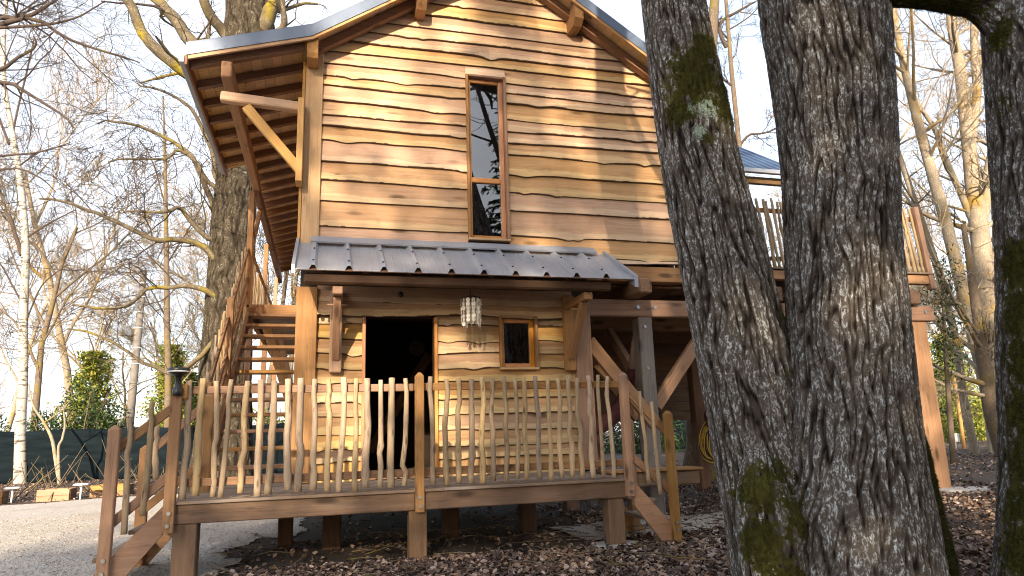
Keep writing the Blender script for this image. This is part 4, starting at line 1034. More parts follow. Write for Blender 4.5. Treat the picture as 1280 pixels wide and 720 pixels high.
# --- big oak behind the stairs ----------------------------------------------
H3 = 17.0; k3 = 1/FPX*H3
st3 = [(283, 455, 27), (286, 380, 25), (291, 300, 25), (296, 230, 23), (306, 120, 27), (312, 45, 31), (309, 0, 25), (300, -100, 22), (292, -260, 15)]
P3, R3_ = pxpath(st3, H3, 1.04); b3 = PZ(279, 600, 0.0)*0+np.array([P3[0][0]+.05, P3[0][1], -.1]); P3 = [b3, (b3+P3[0])/2]+P3; R3_ = [R3_[0]*1.35, R3_[0]*1.08]+R3_
oak3 = empty('oak_tree', tuple(b3), 'tall old oak rising behind the side staircase with yellow-mossed limbs', 'tree')
bark_trunk('trunk', P3, R3_, 150, .035, oak3, M['oakfar'], 31.0, .045, .55, moss=())
def limb3(l, r0, r1, na, H=16.6): return ([PH(a, b, H+dh) for a, b, dh in l], [r0*k3, r1*k3], na)
L3 = [limb3([(300, 135, .3), (262, 105, 0), (230, 88, -.3), (195, 60, -.6), (170, 25, -.8), (150, -12, -1), (115, -70, -1.4)], 9, 5, 14),
      limb3([(302, 95, .3), (260, 66, 0), (232, 43, .2), (205, 10, .5), (182, -22, .8), (140, -90, 1)], 10, 6, 12),
      limb3([(300, 52, 0), (279, 38, 0), (263, 15, -.4), (252, -10, -.7), (238, -70, -1)], 8, 5, 8),
      limb3([(318, 50, .2), (336, 22, 0), (344, -12, 0), (362, -80, .4)], 11, 8, 8),
      limb3([(330, 60, .2), (348, 42, 0), (355, 12, -.3), (350, -20, -.5)], 6, 3, 8),
      limb3([(276, 330, 0), (240, 300, -.3), (200, 303, -.8), (150, 283, -1.1), (110, 262, -1.4), (50, 245, -2)], 4.5, 1.2, 16),
      limb3([(272, 372, 0), (235, 357, -.5), (190, 362, -.8), (140, 390, -1.2), (90, 380, -1.5)], 3.8, 1.0, 14),
      limb3([(276, 310, .3), (262, 250, .2), (245, 205, -.2), (215, 180, -.5), (160, 155, -.8), (122, 152, -1)], 4.5, 1.0, 16),
      limb3([(278, 300, .3), (255, 295, 0), (225, 262, -.5), (190, 270, -1), (150, 262, -1)], 4, 1.0, 14),
      limb3([(272, 420, 0), (225, 465, -.6), (185, 455, -.9), (130, 425, -1.3), (90, 415, -1.5)], 3.2, .9, 12),
      limb3([(280, 255, .3), (268, 215, .4), (258, 170, .2), (235, 135, 0), (205, 118, -.3), (170, 105, -.5)], 4, .9, 14),
      limb3([(282, 240, .3), (262, 230, 0), (232, 190, -.4), (200, 200, -.7), (140, 205, -.7)], 3.5, .9, 14)]
rs3 = np.random.RandomState(77); brs = []
for pts, rr, na in L3:
    P = smooth_path(pts, 16); R = np.linspace(rr[0], rr[-1], 16)
    P = P+np.stack([perlin(np.arange(16)*.5+pts[0][0]*3+rr[0]*90, 2.5, k*3.3) for k in range(3)], -1)*.16
    brs.append((P, R, 1))
    for q in range(int(na*.8)):
        f = rs3.uniform(.12, 1.0); x = f*15; i = min(int(x), 14); pp = P[i]+(P[i+1]-P[i])*(x-i); ax = P[i+1]-P[i]; ax /= np.linalg.norm(ax)
        side = np.cross(ax, rs3.normal(size=3)); side /= np.linalg.norm(side)
        grow(brs, pp, ax*.55+side*.8, max(.009, np.interp(x, np.arange(16), R)*rs3.uniform(.22, .4)), rs3.uniform(.8, 2.0), 2, rs3, 4, .05, .8, (3, 5), .0065, .2)
big = [b for b in brs if b[1][0] > .045]; small = [b for b in brs if b[1][0] <= .045]
for nm, bb, mt in (('limb', big, 'oakfar2'), ('crown', small, 'twigbark')):
    if mt == 'oakfar2':
        M[mt] = bark_mat('mossy_limb', (.13, .105, .07), (.05, .04, .025), (.28, .26, .2), moss=(.22, .17, .022), lich_amt=.5, fis_attr=False)
    T = tubes_from(bb, b3); mobj(nm, T.mesh(nm, M[mt]), oak3, Matrix.Translation(Vector(b3)))

# --- birch, thin trees, overhanging boughs on the drive side ----------------
def ground_under(x, y, H): p = PH(x, y, H); return np.array([p[0], p[1], gz(p[0], p[1])-.05])
Hb = 23.5
bs = [(27, 540, 6.5), (28, 440, 5.6), (31, 330, 5), (27, 240, 4.4), (14, 160, 3.8), (4, 90, 3.2), (8, 10, 2.5), (15, -60, 2)]
Pb, Rb = pxpath(bs, Hb); gb = ground_under(26, 600, Hb); Pb = [gb]+Pb; Rb = [7.5/FPX*Hb]+Rb
def pl(l, H, r0, r1, na): return ([PH(a, b, H) for a, b in l], [r0/FPX*H, r1/FPX*H], na)
bare_tree('birch_tree', gb, [(Pb, Rb)], [pl([(29, 320), (10, 270), (5, 262)], Hb, 3, 1.2, 4), pl([(30, 300), (60, 280), (95, 262)], Hb, 1.5, .7, 8), pl([(15, 170), (40, 60), (38, 50)], Hb, 1.5, .6, 8),
      pl([(12, 180), (-10, 120), (-20, 60)], Hb, 1.8, .7, 8), pl([(27, 420), (50, 360), (85, 330)], Hb, 1.3, .6, 9), pl([(28, 380), (0, 330), (-20, 300)], Hb, 1.3, .6, 8), pl([(22, 210), (50, 190), (90, 180)], Hb, 1.2, .6, 10)],
      'slim white-barked birch with dark bands standing in the leafy verge', 'birch', 'twigbark', 3, rmin=.007)
Ho = 12.5
gl_ = ground_under(-140, 560, Ho)
bare_tree('bare_tree', gl_, [([gl_, PH(-135, 420, Ho), PH(-128, 200, Ho), PH(-120, 20, Ho), PH(-110, -150, Ho)], [.22, .19, .16, .13, .08])],
      [pl([(-125, 120), (-50, 50), (0, 29), (30, 22), (55, 10), (78, -5)], Ho, 6, 1.3, 12), pl([(-122, 90), (-40, 30), (40, 22), (85, 48), (150, 70), (175, 78)], Ho, 4, .7, 14), pl([(-122, 40), (-30, 0), (10, -5), (60, -30)], Ho, 5, 1.2, 10),
       pl([(-127, 180), (-60, 110), (5, 102), (35, 116), (80, 145), (92, 160)], Ho, 4, 1.0, 10), pl([(-126, 150), (-40, 90), (0, 86), (22, 72), (45, 58), (42, 45)], Ho, 4, .9, 9), pl([(-128, 230), (-50, 205), (0, 195), (50, 190), (88, 178)], Ho, 2.6, .6, 9),
       pl([(-122, 60), (-20, 36), (60, 30), (100, 20), (130, 2)], Ho, 3, .7, 14), pl([(-128, 260), (-50, 225), (15, 210), (50, 222), (70, 240)], Ho, 2.4, .6, 9)],
      'leafless dark tree reaching thin boughs over the gravel drive', 'brownbark', 'twigbark', 9, rmin=.004, up=-.02)
Hr = 27
gr_ = ground_under(210, 560, Hr)
bare_tree('young_pine', gr_, [([gr_, PH(210, 480, Hr), PH(209, 380, Hr), PH(207, 240, Hr), PH(204, 120, Hr)], [4.5/FPX*Hr, 4/FPX*Hr, 3.5/FPX*Hr, 2.4/FPX*Hr, .03])],
      [pl([(209, 400), (180, 350), (150, 330)], Hr, 1.2, .5, 8), pl([(208, 330), (240, 280), (255, 250)], Hr, 1.2, .5, 8), pl([(207, 260), (190, 200), (170, 170)], Hr, 1.1, .5, 8)],
      'straight thin reddish trunk with bare twigs between the utility pole and the staircase', 'brownbark', 'twigbark', 15, rmin=.008)
g5 = PZ(75, 606, 0)
Hs = float((g5-CPOS)@HV)
bare_tree('forked_sapling', g5, [([g5, PH(71, 585, Hs), PH(66, 552, Hs), PH(55, 528, Hs), PH(42, 508, Hs), PH(36, 480, Hs)], [.06, .055, .05, .04, .03, .015]), ([PH(74, 600, Hs), PH(73, 562, Hs), PH(78, 548, Hs), PH(81, 530, Hs), PH(79, 505, Hs)], [.045, .04, .035, .03, .015])],
      [pl([(55, 528), (75, 515), (88, 500)], Hs, .8, .4, 3)], 'small forked pale sapling in front of the black netting', 'greybark', 'greybark', 16, rmin=.006)

# --- sunlit multi-stemmed trees by the terrace end --------------------------
def stemtree(label, base_px, lst, H, seed, mat='greybark', limbs=(), na=9, twig='greybark', name='bare_tree', group=None, rmin=.008):
    P, R = pxpath(lst, H); gnd = ground_under(*base_px, H); P = [gnd]+P; R = [R[0]*1.2]+R
    rs = np.random.RandomState(seed); LB = [pl(*l) if not isinstance(l[0][0], np.ndarray) else l for l in limbs]
    Ps = smooth_path(P, 40); Rs = smooth_path(np.asarray(R)[:, None], 40)[:, 0]
    for q in range(na):
        i = rs.randint(8, 38); a = rs.uniform(0, 6.28); d = np.array([math.cos(a), math.sin(a)*.6, rs.uniform(.2, .9)]); L = rs.uniform(2.0, 4.2)
        e1 = Ps[i]+d*L*.5; e2 = e1+(d+np.array([0, 0, .4]))*L*.5; LB.append(([Ps[i], e1, e2], [Rs[i]*rs.uniform(.3, .5), .012], 7))
    return bare_tree(name, gnd, [(P, R)], LB, label, mat, twig, seed, group, rmin=rmin)
stemtree('leaning sunlit grey tree crossing behind the terrace post', (1252, 560), [(1244, 530, 9), (1222, 430, 8.5), (1195, 330, 8), (1172, 240, 7.5), (1150, 160, 6.5), (1128, 70, 5), (1112, -20, 4), (1100, -120, 3)], 19, 41, na=14)
stemtree('stout pale trunk with golden moss and forked crown behind the terrace', (1252, 550), [(1250, 520, 15), (1243, 450, 13), (1234, 370, 12.5), (1224, 280, 12), (1212, 180, 9), (1200, 90, 8), (1190, 30, 6), (1180, -60, 5)], 21, 42, na=18,
         limbs=[([(1224, 290), (1235, 230), (1250, 150), (1262, 60)], 21, 8, 5, 10), ([(1226, 300), (1200, 240), (1165, 160), (1120, 90)], 21, 5, 2, 12), ([(1212, 180), (1222, 110), (1215, 40), (1225, -30)], 21, 6, 4, 8)])
stemtree('slender pale stem beside the stout golden-mossed trunk', (1268, 548), [(1262, 500, 8), (1256, 420, 7.5), (1250, 330, 7), (1245, 220, 6), (1243, 120, 5), (1236, 40, 4), (1230, -60, 3)], 23, 43, na=14)
stemtree('thin curved stem rising close by the railing corner', (1215, 545), [(1205, 500, 5), (1196, 430, 5), (1180, 360, 4.8), (1160, 300, 4.4), (1140, 240, 4), (1122, 190, 3.5), (1105, 140, 3), (1085, 60, 2)], 20, 44, na=12)
stemtree('dark leaning trunk with a mossy foot before the far netting', (1258, 556), [(1246, 530, 11), (1236, 490, 9), (1228, 440, 8), (1222, 400, 7), (1214, 340, 5), (1204, 280, 3)], 18, 45, 'brownbark', na=8)
stemtree('thin tree seen between the twin oak stems and the terrace roof', (945, 560), [(940, 400, 4), (925, 200, 3.5), (912, 60, 3), (905, -40, 2)], 24, 46, 'brownbark', na=10, limbs=[([(922, 190), (935, 170), (960, 165), (990, 150)], 24, 2, .8, 10), ([(908, 60), (900, 30), (930, 10), (945, 2)], 24, 3, 1, 6), ([(918, 110), (890, 85), (870, 50)], 24, 2, .8, 6)], twig='twigbark')
stemtree('mossy dark trunk standing under the terrace', (876, 600), [(876, 560, 20), (876, 500, 16), (878, 420, 15), (880, 330, 14), (884, 200, 11), (890, 60, 8), (900, -100, 5)], 15.2, 47, 'brownbark', na=0)

# --- woodland behind: copies of a few bare trees ----------------------------
def copy_tree(o, W, label=None, group=None):
    c = o.copy(); COL.objects.link(c); c.parent = None; c.matrix_basis = W; WM[c.name] = W
    if label: c['label'] = label
    if group: c['group'] = group
    for ch in o.children:
        k = ch.copy(); COL.objects.link(k); k.parent = c; k.matrix_basis = ch.matrix_basis.copy()
    return c
protos = []
WG = 'bare trees of the wood beyond the netting'
for v in range(4):
    rs = np.random.RandomState(200+v); brs = []
    hgt = 7.5+1.5*v
    out = []; grow(out, (0, 0, 0), (rs.normal(0, .06), rs.normal(0, .06), 1), .11+.02*v, hgt, 0, rs, 4, .10, .62, (6, 8), .012, .10)
    root = empty('woodland_tree', (0, 0, 0), 'leafless woodland tree with fine pale twigs beyond the netting', 'tree', WG)
    T = Tubes(); T.add(out[0][0], out[0][1], 10, cap=False); mobj('trunk', T.mesh('trunk', M['greybark'] if v % 2 else M['brownbark']), root)
    mobj('crown', tubes_from(out[1:], np.zeros(3)).mesh('crown', M['greybark'] if v != 2 else M['brownbark']), root)
    protos.append(root)
rs = np.random.RandomState(8); spots = []
for x in np.r_[np.linspace(-60, 262, 7), np.linspace(905, 965, 3), np.linspace(1120, 1300, 7), np.linspace(290, 360, 3)]:
    spots.append((x+rs.uniform(-9, 9), rs.uniform(29, 52)))
first = [True]*4
for i, (x, H) in enumerate(spots):
    p = PH(x, 545, H); v = i % 4; s_ = rs.uniform(.85, 1.35)
    W = Matrix.Translation((p[0], p[1], gz(p[0], p[1])-.05)) @ Matrix.Rotation(rs.uniform(0, 6.28), 4, 'Z') @ Matrix.Scale(s_, 4)
    where = 'beyond the netting along the drive' if x < 270 else 'glimpsed through the open stair treads' if x < 400 else 'seen between the twin oak stems' if x < 1000 else 'in the wood past the terrace end'
    lab = ('short brown-barked', 'slim grey-barked', 'spreading brown-barked', 'tall grey-barked')[v]+' leafless tree '+where
    if first[v]: protos[v].matrix_basis = W; WM[protos[v].name] = W; first[v] = False; protos[v]['label'] = lab
    else: copy_tree(protos[v], W, lab)

# --- evergreen leaves -------------------------------------------------------
def leaf_cloud(n, shape, size, cols, seed, droop=.2, asp=.42):
    """leaf blades (two triangles folded on the midrib) at points returned by shape(r, n)."""
    r = np.random.RandomState(seed); P, out = shape(r, n)
    d = out+r.normal(0, .8, (n, 3))+np.array([0, 0, -droop]); d /= np.linalg.norm(d, axis=1)[:, None]
    s = np.cross(d, r.normal(size=(n, 3))); s /= np.linalg.norm(s, axis=1)[:, None]+1e-9; u = np.cross(s, d)
    l = size*r.uniform(.6, 1.3, n)[:, None]; w_ = l*asp*.5
    A = P-d*l*.5; B = P+d*l*.5; C1 = P+s*w_+u*w_*.25-d*l*.08; C2 = P-s*w_+u*w_*.25-d*l*.08
    V = np.stack([A, C1, B, C2], 1).reshape(-1, 3); k = np.arange(n)[:, None]*4
    F = np.concatenate([k+np.array([0, 1, 2]), k+np.array([0, 2, 3])])
    ci = r.randint(0, len(cols), n); c = np.asarray(cols)[ci]*r.uniform(.65, 1.35, (n, 1)); return V, F, np.repeat(c, 4, axis=0)
def bush_shape(rx, ry, rz, lobes, seed):
    q = np.random.RandomState(seed); cs = q.normal(size=(lobes, 3)); cs /= np.linalg.norm(cs, axis=1)[:, None]; cs[:, 2] = np.abs(cs[:, 2])*.9
    cs *= q.uniform(.35, .8, (lobes, 1)); rr = q.uniform(.28, .5, lobes)
    def f(r, n):
        k = r.randint(0, lobes, n); d = r.normal(size=(n, 3)); d /= np.linalg.norm(d, axis=1)[:, None]
        p = cs[k]+d*(rr[k]*r.uniform(.55, 1.0, n)**.5)[:, None]; p[:, 2] = np.abs(p[:, 2])
        return p*np.array([rx, ry, rz]), d
    return f
def bush(name, loc, label, rx, ry, rz, n, size, cols, seed, group=None, lobes=16, mat='leaf'):
    root = empty(name, loc, label, 'bush', group)
    V, F, c = leaf_cloud(n, bush_shape(rx, ry, rz, lobes, seed), size, cols, seed)
    o = mobj('foliage', raw_mesh('foliage', V, F, M[mat], False, attrs={'col': c}), root, Matrix.Translation(Vector(loc)))
    rs = np.random.RandomState(seed); T = Tubes()
    for k in range(7):
        a = rs.uniform(0, 6.28); T.add(np.array([[0, 0, -.05], [rx*.2*math.cos(a), ry*.2*math.sin(a), rz*.4], [rx*.55*math.cos(a), ry*.55*math.sin(a), rz*.8]]), [.05, .035, .012], 5)
    mobj('stem', T.mesh('stem', M['brownbark']), root, Matrix.Translation(Vector(loc)))
    return root
DG = [(.020, .042, .012), (.030, .058, .016), (.045, .075, .020), (.016, .032, .012)]
YG = [(.24, .25, .04), (.17, .21, .03), (.30, .28, .06), (.11, .15, .03)]
def at(x, y, H): p = PH(x, y, H); return (p[0], p[1], gz(p[0], p[1])-.02)
HG = 'evergreen shrubs behind the netting'
for i, (x, H, rx, rz, lab) in enumerate(((12, 30, 1.3, 2.2, 'low dark laurel shrub behind the netting next to the birch'), (58, 29, 1.7, 3.4, 'rounded dark green laurel shrub behind the forked sapling'), (98, 29.5, 1.7, 4.3, 'tall glossy laurel shrub rising over the netting beneath the ivy tree'), (138, 30, 1.3, 3.0, 'narrow dark laurel shrub beside the utility pole'), (-40, 29, 2.0, 3.4, 'wide laurel shrub behind the netting past the birch'),
                         (345, 30, 2.2, 3.2, 'green shrub glimpsed between the open stair treads'), (1212, 33, 1.8, 4.2, 'yellow-green shrub in the gap beyond the wooden stake'), (1270, 36, 2.4, 3.4, 'olive shrub behind the pale trunks and far netting'), (795, 31, 2.6, 2.6, 'shrub seen in the opening below the terrace braces'))):
    cols = DG if i < 5 or i == 8 else YG if i > 5 else DG+YG
    bush('evergreen_shrub', at(x, 575, H), lab, rx, rx*.8, rz, 4200, .17, cols, 50+i, HG)
def column_shape(rx, h):
    def f(r, n):
        z = r.rand(n)**.8; a = r.uniform(0, 6.28, n); rad_ = rx*(1-z*.75)*(.35+.65*r.rand(n))*(1+.45*np.sin(a*3+z*9)+.3*np.sin(z*23+a))+r.exponential(.12, n)
        d = np.stack([np.cos(a), np.sin(a), np.full(n, .2)], -1); return np.stack([rad_*np.cos(a), rad_*np.sin(a), .2+z*h], -1), d
    return f
def ivy_tree(x, H, h, rx, label, seed):
    loc = at(x, 570, H); root = empty('ivy_clad_tree', loc, label, 'tree')
    V, F, c = leaf_cloud(7500, column_shape(rx, h), .16, YG, seed, .4, .7); mobj('crown', raw_mesh('crown', V, F, M['leaf'], False, attrs={'col': c}), root, Matrix.Translation(Vector(loc)))
    T = Tubes(); T.add(np.array([[0, 0, -.05], [.1, 0, h*.5], [0, .1, h*1.1]]), [.16, .12, .04], 8); 
    rs = np.random.RandomState(seed); out = []
    for q in range(6): grow(out, (0, 0, h*rs.uniform(.6, 1.1)), (rs.normal(), rs.normal(), 1.2), .05, 3.0, 2, rs, 4, .1, .7, (4, 6), .010)
    for pts, rr, l in out: T.add(pts, rr, 4, cap=False)
    mobj('trunk', T.mesh('trunk', M['greybark']), root, Matrix.Translation(Vector(loc)))
ivy_tree(106, 34, 5.6, 1.4, 'conical yellow-green ivy-clad tree above the laurel shrubs', 61)
ivy_tree(206, 37, 6.2, 1.1, 'slim ivy-clad tree behind the thin reddish trunk', 62)
ivy_tree(228, 40, 5.0, 1.3, 'sunny ivy-clad trunk showing beside the staircase foot', 63)
ivy_tree(1205, 42, 6.0, 2.0, 'ivy-clad tree glowing yellow-green beyond the far netting', 64)
# thin evergreen sapling by the terrace post
loc = at(1190, 570, 16); root = empty('holly_sapling', loc, 'thin holly sapling with sparse dark leaves beside the square terrace post', 'tree')
pts = np.array([PH(1193, 560, 16), PH(1184, 470, 16), PH(1180, 400, 16), PH(1178, 330, 16)])-np.array(loc); pts[0] = (0, 0, -.05)
T = Tubes(); T.add(smooth_path(pts, 12), np.linspace(.07, .02, 12), 7); mobj('trunk', T.mesh('trunk', M['brownbark']), root, Matrix.Translation(Vector(loc)))
ps = smooth_path(pts, 60)
def shp(r, n):
    k = r.randint(22, 60, n); d = r.normal(size=(n, 3)); d /= np.linalg.norm(d, axis=1)[:, None]; return ps[k]+d*(r.uniform(.05, .55, n))[:, None], d
V, F, c = leaf_cloud(1300, shp, .085, DG, 71); mobj('crown', raw_mesh('crown', V, F, M['leaf'], False, attrs={'col': c}), root, Matrix.Translation(Vector(loc)))

# --- spruces on the sun side, behind the viewer: they dapple the facade -----
def spruce(h, r0, seed):
    rs = np.random.RandomState(seed); T = Tubes(); T.add(np.array([[0, 0, -.1], [.05, 0, h*.5], [0, 0, h]]), [h*.014, h*.009, .02], 9)
    V = []; z = h*.14
    Pts, Out, Sz = [], [], []
    while z < h*.985:
        f = (h-z)/(h*.86); L = r0*f**.85*rs.uniform(.8, 1.15)+.15
        for q in range(rs.randint(4, 7)):
            a = rs.uniform(0, 6.28); d = np.array([math.cos(a), math.sin(a), -.05]); Lq = L*rs.uniform(.65, 1.1)
            t = np.linspace(0, 1, 5); P = np.array([0, 0, z])+np.outer(t*Lq, d); P[:, 2] += -.30*Lq*t+.22*Lq*t**3
            T.add(P, np.linspace(.03, .008, 5), 3, cap=False)
            n = int(26*Lq)+6; k = rs.uniform(.12, 1, n); base = np.stack([np.interp(k, t, P[:, j]) for j in range(3)], -1)
            side = np.stack([-math.sin(a)*np.ones(n), math.cos(a)*np.ones(n), np.zeros(n)], -1)*rs.choice([-1, 1], n)[:, None]
            o = d*.7+side*.9+np.array([0, 0, -.55])+rs.normal(0, .25, (n, 3)); Pts.append(base+o*.16); Out.append(o)
        z += h*.0165*rs.uniform(.8, 1.2)
    return T, np.concatenate(Pts), np.concatenate(Out)
sp_protos = []
for v in range(2):
    T, P, O = spruce(23+2*v, 3.3+.3*v, 300+v); n = len(P); r = np.random.RandomState(v)
    d = O/np.linalg.norm(O, axis=1)[:, None]; s = np.cross(d, r.normal(size=(n, 3))); s /= np.linalg.norm(s, axis=1)[:, None]
    l = r.uniform(.22, .42, (n, 1)); w_ = l*.16
    V = np.stack([P-d*l*.5-s*w_*.5, P-d*l*.5+s*w_*.5, P+d*l*.1+s*w_, P+d*l*.5, P+d*l*.1-s*w_], 1).reshape(-1, 3)
    F = np.arange(5*n).reshape(n, 5); c = np.repeat(np.array([[.018, .034, .014]])*r.uniform(.6, 1.5, (n, 1)), 5, axis=0)
    root = empty('spruce_tree', (0, 0, 0), 'tall dark spruce standing across from the cabin front', 'tree', 'spruces facing the cabin')
    mobj('trunk', T.mesh('trunk', M['brownbark']), root); mobj('crown', raw_mesh('crown', V, [F], M['leaf'], False, attrs={'col': c}), root)
    sp_protos.append(root)
SPR = [(-5.2, -15, 0, .74), (-9.0, -17, 1, .72), (-3.0, -19, 1, .76), (-.6, -13, 0, .70), (9.0, -14, 0, .95), (5.0, -20, 1, 1.0), (12.5, -20, 1, 1.0), (-13.0, -24, 0, .8), (2.0, -22, 0, .85), (-7.0, -25, 0, .8), (-1.5, -27, 1, .85)]
used = set()
for x, y, v, s_ in SPR:
    W = Matrix.Translation((x, y, gz(x, y))) @ Matrix.Rotation(x*1.7, 4, 'Z') @ Matrix.Scale(s_, 4)
    if v not in used: used.add(v); sp_protos[v].matrix_basis = W; WM[sp_protos[v].name] = W
    else: copy_tree(sp_protos[v], W)

for i, (x, y, s_) in enumerate(((-7.0, -12, 1.45), (-3.6, -14, 1.5), (-1.8, -9.5, 1.3))):
    copy_tree(protos[i % 4], Matrix.Translation((x, y, gz(x, y)-.05)) @ Matrix.Rotation(x*2.3, 4, 'Z') @ Matrix.Scale(s_, 4), 'leafless tree standing among the spruces across from the cabin', 'bare trees facing the cabin')

# ================================================================== FENCE, POLE, VERGE
def net_fence(pts, h, label, name='netting_fence'):
    root = empty(name, tuple(pts[0])+(0,), label, 'fence')
    for a, b in zip(pts[:-1], pts[1:]):
        a, b = np.array(a, float), np.array(b, float); L = np.linalg.norm(b-a); n = int(L/.12); m = 14; nrm = np.array([-(b-a)[1], (b-a)[0]])/L
        t = np.linspace(0, 1, n); zz = np.linspace(0, 1, m); Tm, Zm = np.meshgrid(t, zz)
        xy = a+(b-a)*Tm[..., None]; off = .05*perlin(Tm*L*.8, Zm*4, 2.2)+.03*perlin(Tm*L*.25, Zm*14, 6.1)
        sag = .05*np.abs(np.sin(Tm*L/2.5*math.pi))*Zm
        xy = xy+off[..., None]*nrm; G = ground_z(xy[..., 0], xy[..., 1])
        V = np.concatenate([xy, (G+Zm*h-sag)[..., None]], -1).reshape(-1, 3)
        i, j = np.meshgrid(np.arange(n-1), np.arange(m-1)); k = (j*n+i).ravel(); F = np.stack([k, k+1, k+n+1, k+n], -1)
        me = raw_mesh('netting', V, F, M['net'], True); ob = mobj('netting', me, root); md = ob.modifiers.new('thick', 'SOLIDIFY'); md.thickness = .006
        for q in np.arange(0, L, 2.5):
            p = a+(b-a)*q/L+nrm*.09; bx('fence_post', p[0]-.035, p[0]+.035, p[1]-.035, p[1]+.035, gz(*p)-.05, gz(*p)+h+.02, 'pole', root, 'z')
    return root
net_fence([(-34, 29.5), (-16, 27.6), (-1.5, 26.4), (9, 26.8)], 1.75, 'black woven netting fence behind the gravel drive')
net_fence([(15, 30), (30, 30.5), (48, 31)], 1.75, 'dark netting fence far beyond the terrace post')
Hp = 33; pb_ = ground_under(158, 570, Hp); pt_ = PH(180, 338, Hp)
pole = empty('utility_pole', tuple(pb_), 'leaning grey utility pole behind the laurel shrubs', 'pole')
tube('shaft', [pb_, pb_*.5+pt_*.5, pt_], [.20, .18, .15], 'pole', pole, 12)
for f in (.52, .60, .70, .78, .86, .93):
    q = pb_+(pt_-pb_)*f; tube('band', [q+np.array([0, 0, -.02]), q+np.array([0, 0, .02])], [.205, .205], 'white', pole, 12)
w0, w1 = PH(180, 341, Hp), PH(-160, 285, Hp+4); t = np.linspace(0, 1, 20)[:, None]
wp = w0+(w1-w0)*t; wp[:, 2] -= (1.2*np.sin(math.pi*t[:, 0]))*.6
tag(tube('overhead_wire', wp, .022, 'wire', None, 5), 'thin black overhead wire strung from the utility pole', 'wire')

def planter(x0, x1, yb, label, depth=.42, hpx=15):
    a, b = PZ(x0, yb, 0), PZ(x1, yb-2, 0); L = np.linalg.norm((b-a)[:2]); H = float((a-CPOS)@HV); hh = hpx/FPX*H
    root = empty('planter_box', ((a[0]+b[0])/2, (a[1]+b[1])/2, 0), label, 'planter', 'timber planters along the drive')
    ax = (b-a)/np.linalg.norm(b-a); nr = np.array([-ax[1], ax[0], 0]); z0 = gz(*a[:2])
    def brd(p, q, z, h, mat='oakbeam'): plank('board', (p[0], p[1], z), (q[0], q[1], z), .035, h, mat, root)
    for k in range(2):
        z = z0+hh*(.25+.5*k)-.02; h_ = hh*.49
        brd(a, b, z, h_); brd(a+nr*depth, b+nr*depth, z, h_); brd(a+nr*.02, a+nr*(depth-.02), z, h_, 'beam'); brd(b+nr*.02, b+nr*(depth-.02), z, h_, 'beam')
    c = (a+b)/2+nr*depth/2; 
    plank('soil', tuple(a+ax*.03+nr*depth/2+np.array([0, 0, z0+hh*.7])), tuple(b-ax*.03+nr*depth/2+np.array([0, 0, z0+hh*.7])), depth-.06, .05, 'darkroom', root)
planter(45, 86, 627, 'weathered timber planter box in the verge below the forked sapling')
planter(-34, 2, 631, 'timber planter box in the verge near the birch foot')
planter(112, 158, 622, 'timber planter box in the verge half hidden by the step newel')
def path_light(x, y, label):
    p = PZ(x, y, 0); p[2] = gz(p[0], p[1]); root = empty('path_light', tuple(p), label, 'lamp', 'small solar path lights')
    tube('stake', [p+[0, 0, -.03], p+[0, 0, .26]], .018, 'white', root, 8)
    tube('head', [p+[0, 0, .26], p+[0, 0, .30], p+[0, 0, .31], p+[0, 0, .34]], [.03, .06, .17, .12], 'white', root, 14)
path_light(14, 628, 'small white solar light by the birch planter')
path_light(100, 625, 'small white solar light between two timber planters')
# stake with a white tag, stump plate
p = PZ(1206, 566, 0); H_ = float((p-CPOS)@HV); root = empty('wooden_stake', tuple(p), 'slim tan wooden stake stuck in the leaves beyond the terrace post', 'stake')
tube('shaft', [p+[0, 0, -.1], PH(1200, 520, H_), PH(1192, 470, H_)], [.06, .055, .05], 'stake', root, 8)
p = PZ(1192, 566, 0); H_ = float((p-CPOS)@HV); root = empty('tree_tag', tuple(p), 'small white marker plate on thin white sticks beside the wooden stake', 'sign')
tube('stick', [p+[-.06, 0, -.1], PH(1190, 545, H_)], .03, 'white', root, 6); tube('stick', [p+[.08, 0, -.1], PH(1194, 545, H_)], .03, 'white', root, 6)
q = PH(1192, 548, H_); bx('plate', q[0]-.2, q[0]+.2, q[1]-.06, q[1]-.035, q[2]-.12, q[2]+.16, 'white', root)
# concrete pads
for nm, px_, py_, rx, ry, lab in (('concrete_pad', 1202, 616, .42, .30, 'pale concrete pad at the foot of the square terrace post'), ('concrete_pad', 768, 681, .22, .16, 'small concrete pad under the deck support beside the right-angled steps')):
    p = PZ(px_, py_, 0.06 if px_ > 1000 else .0); n = 22; a = np.arange(n)*2*math.pi/n; r = 1+.12*np.random.RandomState(3).normal(size=n)
    V = [(rx*r[i]*math.cos(a[i]), ry*r[i]*math.sin(a[i]), z) for z in (-.05, .035) for i in range(n)]
    F = [tuple(reversed(range(n))), tuple(range(n, 2*n))]+[(i, (i+1) % n, (i+1) % n+n, i+n) for i in range(n)]
    tag(mobj(nm, raw_mesh(nm, V, F, M['concrete']), None, Matrix.Translation((p[0], p[1], gz(p[0], p[1])))), lab.replace('right-angled ', ''), 'pad')

